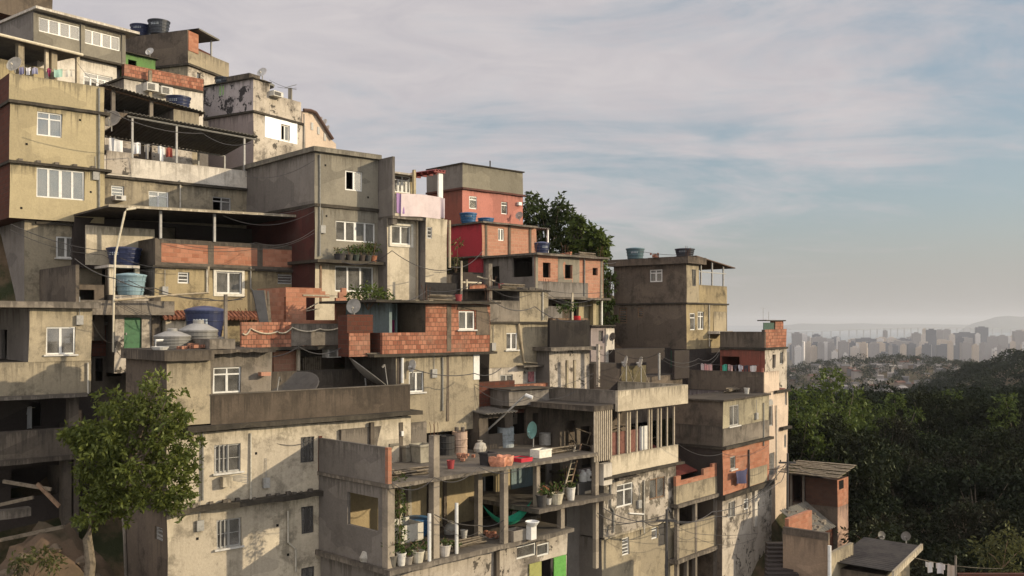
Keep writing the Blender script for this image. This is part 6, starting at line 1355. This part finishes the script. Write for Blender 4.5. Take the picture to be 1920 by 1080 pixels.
# foreground tree at lower left
D0=33.
def rel(px,py,dy=0.): return tuple(W(px,py,D0+dy)-W(165,1080,D0))
rs=np.random.RandomState(5)
BL=[]
for (px,py,rp) in ((287,712,14),(290,728,24),(283,760,38),(330,760,24),(335,790,30),(250,760,36),(225,790,42),(200,770,30),(170,800,40),(150,830,40),(130,815,26),(185,845,48),(240,830,52),(300,820,50),(335,850,42),(350,880,30),(310,890,48),(250,890,52),(200,895,48),(165,885,36),(205,935,38),(250,930,40),(300,935,36),(340,920,32),(165,975,18),(185,965,26),(150,980,14),(225,960,24),(330,950,22),(175,940,24)):
    for s in (-1,1):
        p=rel(px+rs.uniform(-8,8),py+rs.uniform(-6,6),s*rp*D0/F*1.1+rs.uniform(-.4,.4)); BL.append((*p,rp*D0/F*.58))
    for j in range(4):
        p=rel(px+rs.uniform(-1,1)*rp,py+rs.uniform(-1,1)*rp,rs.uniform(-1,1)*1.2); BL.append((*p,rp*D0/F*.34))
limb_tree('broadleaf_tree',tuple(W(165,1080,D0)),[rel(167,1230),rel(165,1100),rel(170,1055),rel(164,1010),rel(172,970),rel(190,935),rel(215,900)],.2,BL,15000,.19,leaf('leaf front',(.055,.073,.015),(.15,.17,.034),(.085,.10,.023)),'leafy green tree with a crooked trunk at the lower left before the cream house',11)
# trees behind the pink and crimson houses
def px_tree(cx_,by,d,clumps,nl,size,m,label,seed,name,group=None,r0=.3):
    o=W(cx_,by,d); B=[]; rs=np.random.RandomState(seed)
    for (px,py,rp) in clumps:
        R_=rp*d/F
        B.append((*(W(px,py,d+rs.uniform(-1,1))-o),R_*.85))
        for j in range(5):
            v=rs.normal(size=3); v/=np.linalg.norm(v); B.append((*(W(px,py,d)-o+Vector(v*R_*.8)),R_*.4))
    t=W(cx_,by-(by-np.mean([c[1] for c in clumps]))*.75,d)-o
    return limb_tree(name,tuple(o),[(0,0,-3),(0.05,0,t.z*.4),tuple(t)],r0,B,nl,size,m,label,seed,group)
px_tree(1030,600,77,[(1000,400,28),(1030,395,32),(1015,440,40),(1055,430,36),(1040,470,42),(1075,465,36),(1000,380,18),(1060,395,20),(1090,490,34),(1055,510,36),(1010,480,34)],6500,.42,leaf('leaf tree',(.022,.035,.01),(.055,.072,.018),(.035,.045,.014)),'dense dark round tree beside the pink house',21,'dark_tree')
px_tree(1105,620,75,[(1085,415,12),(1095,440,24),(1112,450,20),(1128,440,10),(1130,455,14),(1118,470,22),(1105,490,26),(1130,485,12),(1095,465,20),(1080,430,12)],4200,.42,LM[2],'bright feathery tree right of the dark round tree',22,'bright_tree')
px_tree(1140,660,66,[(1140,510,14),(1142,540,18),(1138,570,20),(1145,600,16),(1148,525,10),(1135,600,14)],800,.3,LM[2],'thin green tree in the gap beside the tall brown house',23,'slender_tree')
# wood on the right: prototypes
PR_=[]
for i in range(5):
    rs=np.random.RandomState(100+i); B=blobs_for(rs,9+i*2,3.2,2.7,7.,1.45); m=LM[(4,1,5,4,2)[i]]  # shaded trees get darkened leaf colour, sunlit crowns a brighter one
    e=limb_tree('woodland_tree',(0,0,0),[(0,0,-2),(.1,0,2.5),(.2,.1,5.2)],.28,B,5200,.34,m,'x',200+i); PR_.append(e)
def copy_tree(e,loc,s,rz,label,group):
    o=e.copy(); col.objects.link(o); o.location=loc; o.scale=(s,s,s*random.uniform(.9,1.15)); o.rotation_euler=(0,0,rz); o['label']=label; o['group']=group
    for c in e.children: k=c.copy(); col.objects.link(k); k.parent=o
    return o
used=set()
def wood(px,pyt,d,s,k,label='tree of the dense shaded wood on the slope',group='trees of the wood on the slope'):
    p=W(px,pyt,d); top=11.2*s; z=p.z-top; g=float(ground(p.x,p.y)); loc=(p.x,p.y,z)
    if k not in used:
        used.add(k); e=PR_[k]; e.location=loc; e.scale=(s,s,s); e.rotation_euler=(0,0,random.uniform(0,6)); e['label']=label; e['group']=group; return
    copy_tree(PR_[k],loc,s,random.uniform(0,6),label,group)
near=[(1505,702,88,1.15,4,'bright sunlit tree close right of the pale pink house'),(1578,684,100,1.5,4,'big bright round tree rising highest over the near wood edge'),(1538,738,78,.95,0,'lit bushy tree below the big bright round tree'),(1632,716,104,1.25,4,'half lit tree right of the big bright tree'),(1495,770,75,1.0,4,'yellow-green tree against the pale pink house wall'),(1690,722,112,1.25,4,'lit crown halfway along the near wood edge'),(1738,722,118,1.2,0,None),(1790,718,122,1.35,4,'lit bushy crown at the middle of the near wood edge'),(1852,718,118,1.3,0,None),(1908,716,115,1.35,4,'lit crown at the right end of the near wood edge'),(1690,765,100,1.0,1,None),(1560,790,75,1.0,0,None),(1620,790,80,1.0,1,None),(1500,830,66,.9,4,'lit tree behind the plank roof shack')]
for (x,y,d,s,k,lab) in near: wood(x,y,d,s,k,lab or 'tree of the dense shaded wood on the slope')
r=random.Random(31)
rows=[(740,120),(775,100),(815,88),(855,78),(900,70),(950,63),(1000,58)]
for (y,d) in rows:
    x=1600 if y<800 else (1540 if y<860 else 1640)
    while x<2080:
        wood(x+r.uniform(-12,12),y+r.uniform(-10,10)-(x-1700)*.05,d*r.uniform(.95,1.07),r.uniform(.75,1.1),r.choice((1,0,1,3,2))); x+=90*75/d*.85
for k in range(5):
    if k not in used: wood(1950,800,95,1,k)
# farther wood: one mass
def far_wood():
    rs=np.random.RandomState(9); pts=[];nr=[];sz=[]
    n=0
    for i in range(2600):
        y=math.exp(rs.uniform(math.log(120),math.log(1150))) if i<1800 else rs.uniform(480,1150); k=rs.uniform(.2,.72); x=k*y
        g=float(ground(x,y)); R_=rs.uniform(2.6,6.2)*(1 if y<700 else 1.2); c=np.array([x,y,g+6.5*rs.uniform(.55,1.35)])
        m=int(130 if y>300 else 260); d=rs.normal(size=(m,3)); d/=np.linalg.norm(d,axis=1,keepdims=True); d[:,2]=np.where(d[:,2]<-.3,-d[:,2],d[:,2])
        pts.append(c+d*np.array([R_,R_,R_*.85])*rs.uniform(.75,1.05,(m,1))); nr.append(d); sz.append(np.full(m,.75 if y<300 else 1.3))
    # ridge that shades the slope, beyond the right of the frame
    for i in range(1500):
        x=rs.uniform(110,400); y=rs.uniform(-60,400)
        if x<y*.6: continue
        g=float(ground(x,y)); R_=rs.uniform(3.5,5.5); m=90; d=rs.normal(size=(m,3)); d/=np.linalg.norm(d,axis=1,keepdims=True)
        pts.append(np.array([x,y,g+5])+d*R_*rs.uniform(.7,1.05,(m,1))); nr.append(d); sz.append(np.full(m,1.5))
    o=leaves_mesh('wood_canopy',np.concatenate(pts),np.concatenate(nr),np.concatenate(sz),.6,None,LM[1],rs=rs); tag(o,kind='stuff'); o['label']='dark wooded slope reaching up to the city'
far_wood()
# undergrowth: stuff on near slope at left and right
def undergrowth():
    rs=np.random.RandomState(14); n=9000; x=rs.uniform(14,75,n); y=rs.uniform(44,110,n); ok=x>.3*y; x,y=x[ok],y[ok]; z=ground(x,y)
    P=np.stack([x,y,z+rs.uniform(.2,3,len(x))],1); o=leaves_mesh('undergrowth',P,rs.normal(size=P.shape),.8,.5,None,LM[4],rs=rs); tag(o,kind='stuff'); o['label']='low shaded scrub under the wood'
undergrowth()
# rocks and earth bank lower left
m=MB(); r=random.Random(3)
def bank():
    mb=MB(); n=22; G={}
    for i in range(n+1):
        for j in range(n+1):
            x=-19+9*i/n; y=31.5+6.2*j/n; px=CX+x*F/y
            z=-12.2+3.9*math.exp(-(((x+18.)/2.9)**2))*(.6+.4*j/n)+.18*math.sin(x*5+y*3)+.12*math.sin(x*9-y*7)+.05*j/n*8; G[i,j]=(x,y,z)
    for i in range(n):
        for j in range(n): mb.poly([G[i,j],G[i+1,j],G[i+1,j+1],G[i,j+1]])
    tag(mb.build('earth_bank',plaster('dry earth',(.115,.082,.052),(.06,.048,.03),dirt=(.05,.045,.025),blotch=.6,streak=.0,drip=0.),smooth=True),kind='structure')
bank()
for i in range(16):
    x=-19+r.uniform(0,4.5); y=r.uniform(33,37); s=r.uniform(.15,.4); z=-12.1+3.9*math.exp(-(((x+18.)/2.9)**2))*(.6+.4*(y-31.5)/6.2)+.4*(y-31.5)/6.2
    mb=MB(); mb.lathe([(0,-.6*s),(.8*s,-.4*s),(s,.1*s),(.7*s,.5*s),(.25*s,.7*s),(0,.72*s)],7); mb.v=[(v[0]*(1+.3*math.sin(7*v[1]/s+i)),v[1]*(1+.25*math.cos(5*v[2]/s+i)),v[2]) for v in mb.v]
    thing(mb,'rock',plain('brown rock',(.13,.1,.07),.95,.1,.4,3.),(x,y,z),r.uniform(0,6),'broken rock on the earth bank at the bottom left','rock','rocks on the earth bank')

for i,(p,q,lab,c) in enumerate((((-20,948,38.5),(60,930,38.2),'long pale timber beam across the dark opening at the bottom left',plank),((-10,1012,36.5),(118,985,37.2),'weathered plank lying along the top of the earth bank',plank),((70,905,38.6),(112,948,37.9),'leaning dark plank under the balcony at the far left',WOOD),((5,900,39),(95,915,38.4),'grey board propped in the dark lower floor at the far left',plank))):
    a=W(*p);b=W(*q); mb=MB(); v=b-a; n=v.cross(Vector((0,-1,0))).normalized()*.13; t_=Vector((0,.12,0)); P8=[Vector((0,0,0)),v,v+n,n]
    mb.poly(P8); mb.poly([x+t_ for x in P8[::-1]])
    for k in range(4): x,y=P8[k],P8[(k+1)%4]; mb.poly([x,x+t_,y+t_,y])
    mb.v=[tuple(x) for x in mb.v]; thing(mb,'timber_beam',c,a,0,lab,'timber')
# ---------------------------------------------------------------- small wear: rebar, wall pipes, meters, cables, heaps
rust=plain('rusty rebar',(.12,.06,.035),.8,.2,.3)
def rebar(h,a,b,z,n=4,l=.7):
    m=MB(); r=random.Random(int(a*100+z*37))
    for i in range(n):
        x=a+(.1 if i%2 else -.1); y=b+(.1 if i//2 else -.1); m.tube([(x,y,z-.02),(x+r.uniform(-.03,.03),y,z+l*.6),(x+r.uniform(-.12,.12),y+r.uniform(-.08,.08),z+l*r.uniform(.8,1.1))],.014,4)
    h.part('rebar',m,rust)
a,b=onfloor(H25,814,1046,zF25); rebar(H25,a,b,H25.Z(826),l=.5)
for h,xs,y in ((H9,(1006,1060,1126),474),(H26,(1272,1345),880),(H10,(922,1024),541),(H22,(456,),604),(H23,(800,915),562),(H12,(1290,),481)):
    for x in xs: rebar(h,h.A(x,.25),.25,h.Z(y)+(0 if h is not H26 else -.1))
pv=[plain('pvc pipe',(.5,.46,.37),.6,.3,.35),plain('grey pvc pipe',(.24,.23,.2),.6,.3,.3)]
def wpipe(h,px,y0,y1,k=0,b=-.06,jog=0.):
    a=h.A(px,b); h.part('drain_pipe',MB().tube([(a,b,h.Z(y0,a,b)),(a,b,h.Z((y0+y1)/2,a,b)),(a+jog,b,h.Z((y0+y1)/2,a,b)-abs(jog)),(a+jog,b,h.Z(y1,a,b))],.045,6),pv[k])
for q in ((H1,186,165,400,1),(H5,338,338,390,0),(H4,388,501,548,0),(H4,470,501,580,1,-.06,.3),(H6,600,290,480,1),(H9,1096,480,555,1),(H10,1018,548,600,0),(H12,1330,572,650,0),(H15,1432,755,836,1),(H16,1208,900,1000,0),(H16,1145,900,1000,1,-.06,.25),(H20,570,214,285,1),(H24,470,812,938,0),(H24,540,958,1075,0,-.06,.35),(H24,380,812,938,1),(H23,830,670,770,1),(H3,165,680,738,0),(H27,1456,760,900,0)): wpipe(*q)
mt=plain('meter box',(.33,.32,.29),.6,.3,.3)
for h,x,y in ((H4,310,545),(H24,500,905),(H24,376,985),(H23,815,700),(H10,926,650),(H16,1200,945),(H3,150,600),(H1,180,330),(H6,606,430),(H15,1420,780)):
    a=h.A(x,-.1); z=h.Z(y,a); h.part('meter_box',MB().box(a-.14,a+.14,-.12,-.002,z-.2,z+.2).tube([(a,-.05,z+.2),(a,-.05,z+1.0)],.018,4),mt)
# vents and switch plates, small openings left by scaffolding
for h,pts in ((H1,((50,270),(150,225),(170,360),(40,390))),(H6,((610,310),(690,370),(612,405))),(H24,((480,850),(520,985),(370,1010),(540,1040))),(H16,((1140,930),(1255,960))),(H23,((820,690),(870,700)))):
    m=MB()
    for x,y in pts: a=h.A(x); z=h.Z(y,a); m.box(a-.05,a+.05,-.012,-.002,z-.05,z+.05)
    h.part('putlog_holes',m,FR['black'])
# tangled cables between roofs
r=random.Random(77)
cab=[((20,420,45.3),(195,470,45.8),(330,505,45.6)),((196,205,46),(380,250,50),(470,268,50)),((140,110,52),(205,160,50)),((300,446,45.6),(480,455,46.8),(590,430,48.6)),((640,490,48),(735,470,46.5),(846,505,52)),((735,560,46),(800,545,48),(905,525,48.5)),((905,520,48.5),(1003,540,52),(1131,548,54)),((846,500,52),(905,470,54)),((770,690,43),(890,700,45),(940,690,46)),((890,720,47),(1000,735,47),(1113,700,49.5)),((655,640,43.5),(560,650,42),(455,650,42)),((1113,650,52.5),(1150,655,58),(1236,662,53)),((1236,664,53),(1310,672,57),(1350,655,61)),((1268,830,50.5),(1355,850,54),(1440,835,59)),((1140,985,46.8),(1249,965,47)),((1249,970,47),(1300,1000,50.5),(1420,1000,57)),((1440,880,59),(1476,870,57),(1570,900,57.5)),((735,905,36.9),(815,895,37.5),(897,875,40),(1000,865,41)),((815,965,37.5),(897,985,41),(945,975,41)),((598,820,40),(480,815,38.5),(350,830,36.5)),((172,600,41),(215,640,44),(235,660,38)),((420,395,48),(590,385,48.8)),((460,330,52),(590,300,48.8)),((380,180,64),(300,190,58),(230,165,57)),((1020,545,46.6),(1113,560,49)),((918,560,46.4),(1003,575,50),(1100,600,47.6))]
for i,c in enumerate(cab):
    wire([W(*p) for p in c],'thin dark cable strung between the houses',r.choice((.012,.016,.02)),sag=r.uniform(.1,.45))
    if i%3==0: wire([W(p[0]+r.uniform(-3,3),p[1]+r.uniform(4,12),p[2]) for p in c],'thin dark cable strung between the houses',.011,sag=r.uniform(.2,.6))
# heaps, planks and buckets on roofs and terraces
def heap(h,a,b,z,label,kind):
    rr=random.Random(label); m=MB()
    if kind=='bricks':
        for i in range(14): x=rr.gauss(0,.28); y=rr.gauss(0,.2); zz=max(0,.25-abs(x)*.5)*rr.random(); m.box(x,x+.22,y,y+.12,zz,zz+.12)
        return thing(m,'brick_heap',BO,h.loc(a,b,z),h.rot+rr.uniform(0,1),label,'brick heap')
    if kind=='planks':
        for i in range(6): x=rr.uniform(-.1,.1); m.tube([(x-.9,rr.uniform(-.3,.3),.04+.05*i),(x+.9,rr.uniform(-.3,.3),.04+.05*i)],.04,4)
        return thing(m,'plank_pile',plank,h.loc(a,b,z),h.rot,label,'planks')
    if kind=='bucket':
        e=empty('bucket',h.loc(a,b,z),rr.uniform(0,6),label,'bucket'); c=rr.choice(((.5,.48,.42),(.05,.15,.3),(.3,.05,.05),(.1,.1,.1)))
        MB().lathe([(0,0),(.13,0),(.17,.34),(.18,.34),(.18,.36),(.15,.36),(.13,.04),(0,.04)],14).build('pail',plain('bucket %s'%(c,),c,.5,.3,.2),e); MB().tube([(-.17,0,.34),(-.1,0,.2),(.1,-.05,.18),(.17,0,.34)],.01,4).build('handle',ALU,e); return e
    if kind=='sack':
        m.lathe([(0,0),(.3,.02),(.34,.2),(.28,.42),(.12,.5),(.16,.58),(0,.56)],11); m.v=[(v[0]*(1+.15*math.sin(v[2]*9+v[1]*5)),v[1]*.8,v[2]) for v in m.v]
        return thing(m,'cement_sack',plain('sack cloth',(.42,.39,.33),.9,.1,.3),h.loc(a,b,z),h.rot,label,'sack')
zs=lambda h,y:h.Z(y)
for h,px,b,z,kind,lab in ((H9,1060,1.,H9.Z(474),'bricks','heap of bricks on the unfinished house roof'),(H9,1100,.8,H9.Z(474),'planks','planks lying on the unfinished house roof'),(H12,1230,2.,H12.Z(481),'bricks','heap of bricks on the tall brown house roof'),(H10,960,1.,H10.Z(541),'planks','planks lying on the loggia house roof'),(H10,940,1.4,H10.Z(541),'bucket','bucket on the loggia house roof'),(H23,830,.8,H23.Z(562.5),'planks','planks lying on the blue room house roof'),(H23,860,.5,H23.Z(562.5),'bucket','bucket on the blue room house roof'),(H24,360,1.2,H24.Z(657),'bricks','heap of bricks before the grey fibre-cement tanks'),(H15,1375,2.,H15.Z(750),'planks','planks lying on the beige brick house roof'),(H15,1405,1.5,H15.Z(750),'bucket','bucket on the beige brick house roof'),
  (H25,770,1.,zR25,'planks','planks lying near the front of the roof terrace'),(H25,870,2.5,zR25,'bricks','heap of bricks in the middle of the roof terrace'),(H25,845,1.2,zR25,'bucket','bucket near the tall pillar on the roof terrace'),(H25,900,4.,zR25,'sack','pale sack on the roof terrace behind the copper tarpaulin'),(H25,1050,1.2,zR25,'planks','planks at the far right of the roof slab'),(H25,870,1.8,zF25,'bucket','bucket on the open floor behind the thin pipe'),(H25,920,1.0,zF25,'bricks','heap of bricks on the open floor below the hammock'),(H25,845,2.8,zF25,'sack','pale sack on the open floor against the rear'),(H25,880,.5,zF25,'planks','planks at the front edge of the open floor'),(H25,755,3.4,zF25,'bucket','bucket behind the laundry trough'),
  (H25,690,1.5,zF25,'sack','pale sack seen through the side opening of the frame house'),(H22,600,.9,H22.Z(652),'bricks','heap of bricks behind the orange brick parapet'),(H11,1050,1.2,H11.Z(652),'bucket','bucket on the black-walled terrace floor'),(H27,1400,.0,H27.Z(736)+.06,'bucket','bucket on the pale pink house terrace')):
    heap(h,h.A(px,b),b,z,lab,kind)
for i,(h,px,y,b) in enumerate(((H16,1250,945,-.02),(H15,1391,790,-.02),(H24,470,880,-.02),(H23,805,735,-.02))): pass
# more greenery tucked between the houses
bush(W(1062,585,52.5),[(-.3,0,.2,.3),(.3,0,.35,.35)],160,.18,'small pot shrub on the yard floor below the unfinished house',LM[0],81)
bush(CLIMB,[(0,0,.5+.35*i_,.22+.06*(i_%3)) for i_ in range(9)],420,.15,'tall climbing plant with lit leaves beside the corner pillar',LM[2],85,'climbing_plant')
bush(W(1622,1012,57),[(-.6,0,.3,.7),(.5,.3,.4,.8),(1.4,.5,.2,.7)],420,.3,'dark shrub at the foot of the plank roof shack',LM[4],82)
bush(W(1880,1050,48),[(-.8,0,.4,.9),(.4,.3,.9,1.),(1.4,.5,.5,.9),(.2,0,-.4,.8)],900,.24,'shrub with pale lit leaves at the bottom right corner',LM[3],83)
bush(W(60,1065,33.6),[(-.4,0,.2,.4),(.3,.2,.35,.45),(.8,0,.15,.35)],300,.2,'low scrub on the earth bank at the bottom left',LM[3],84)
# ---------------------------------------------------------------- haze
hz=MB(); hz.box(-6500,15500,-120,19000,-141,110); 
hm_=bpy.data.materials.new('haze'); hm_.use_nodes=True; nt=hm_.node_tree
for n_ in list(nt.nodes):
    if n_.type!='OUTPUT_MATERIAL': nt.nodes.remove(n_)
pv=nt.nodes.new('ShaderNodeVolumePrincipled'); pv.inputs['Color'].default_value=(.75,.78,.82,1); pv.inputs['Density'].default_value=0.85e-4; pv.inputs['Anisotropy'].default_value=.2
nt.links.new(pv.outputs[0],nt.nodes['Material Output'].inputs['Volume'])
tag(hz.build('haze',hm_),kind='stuff')
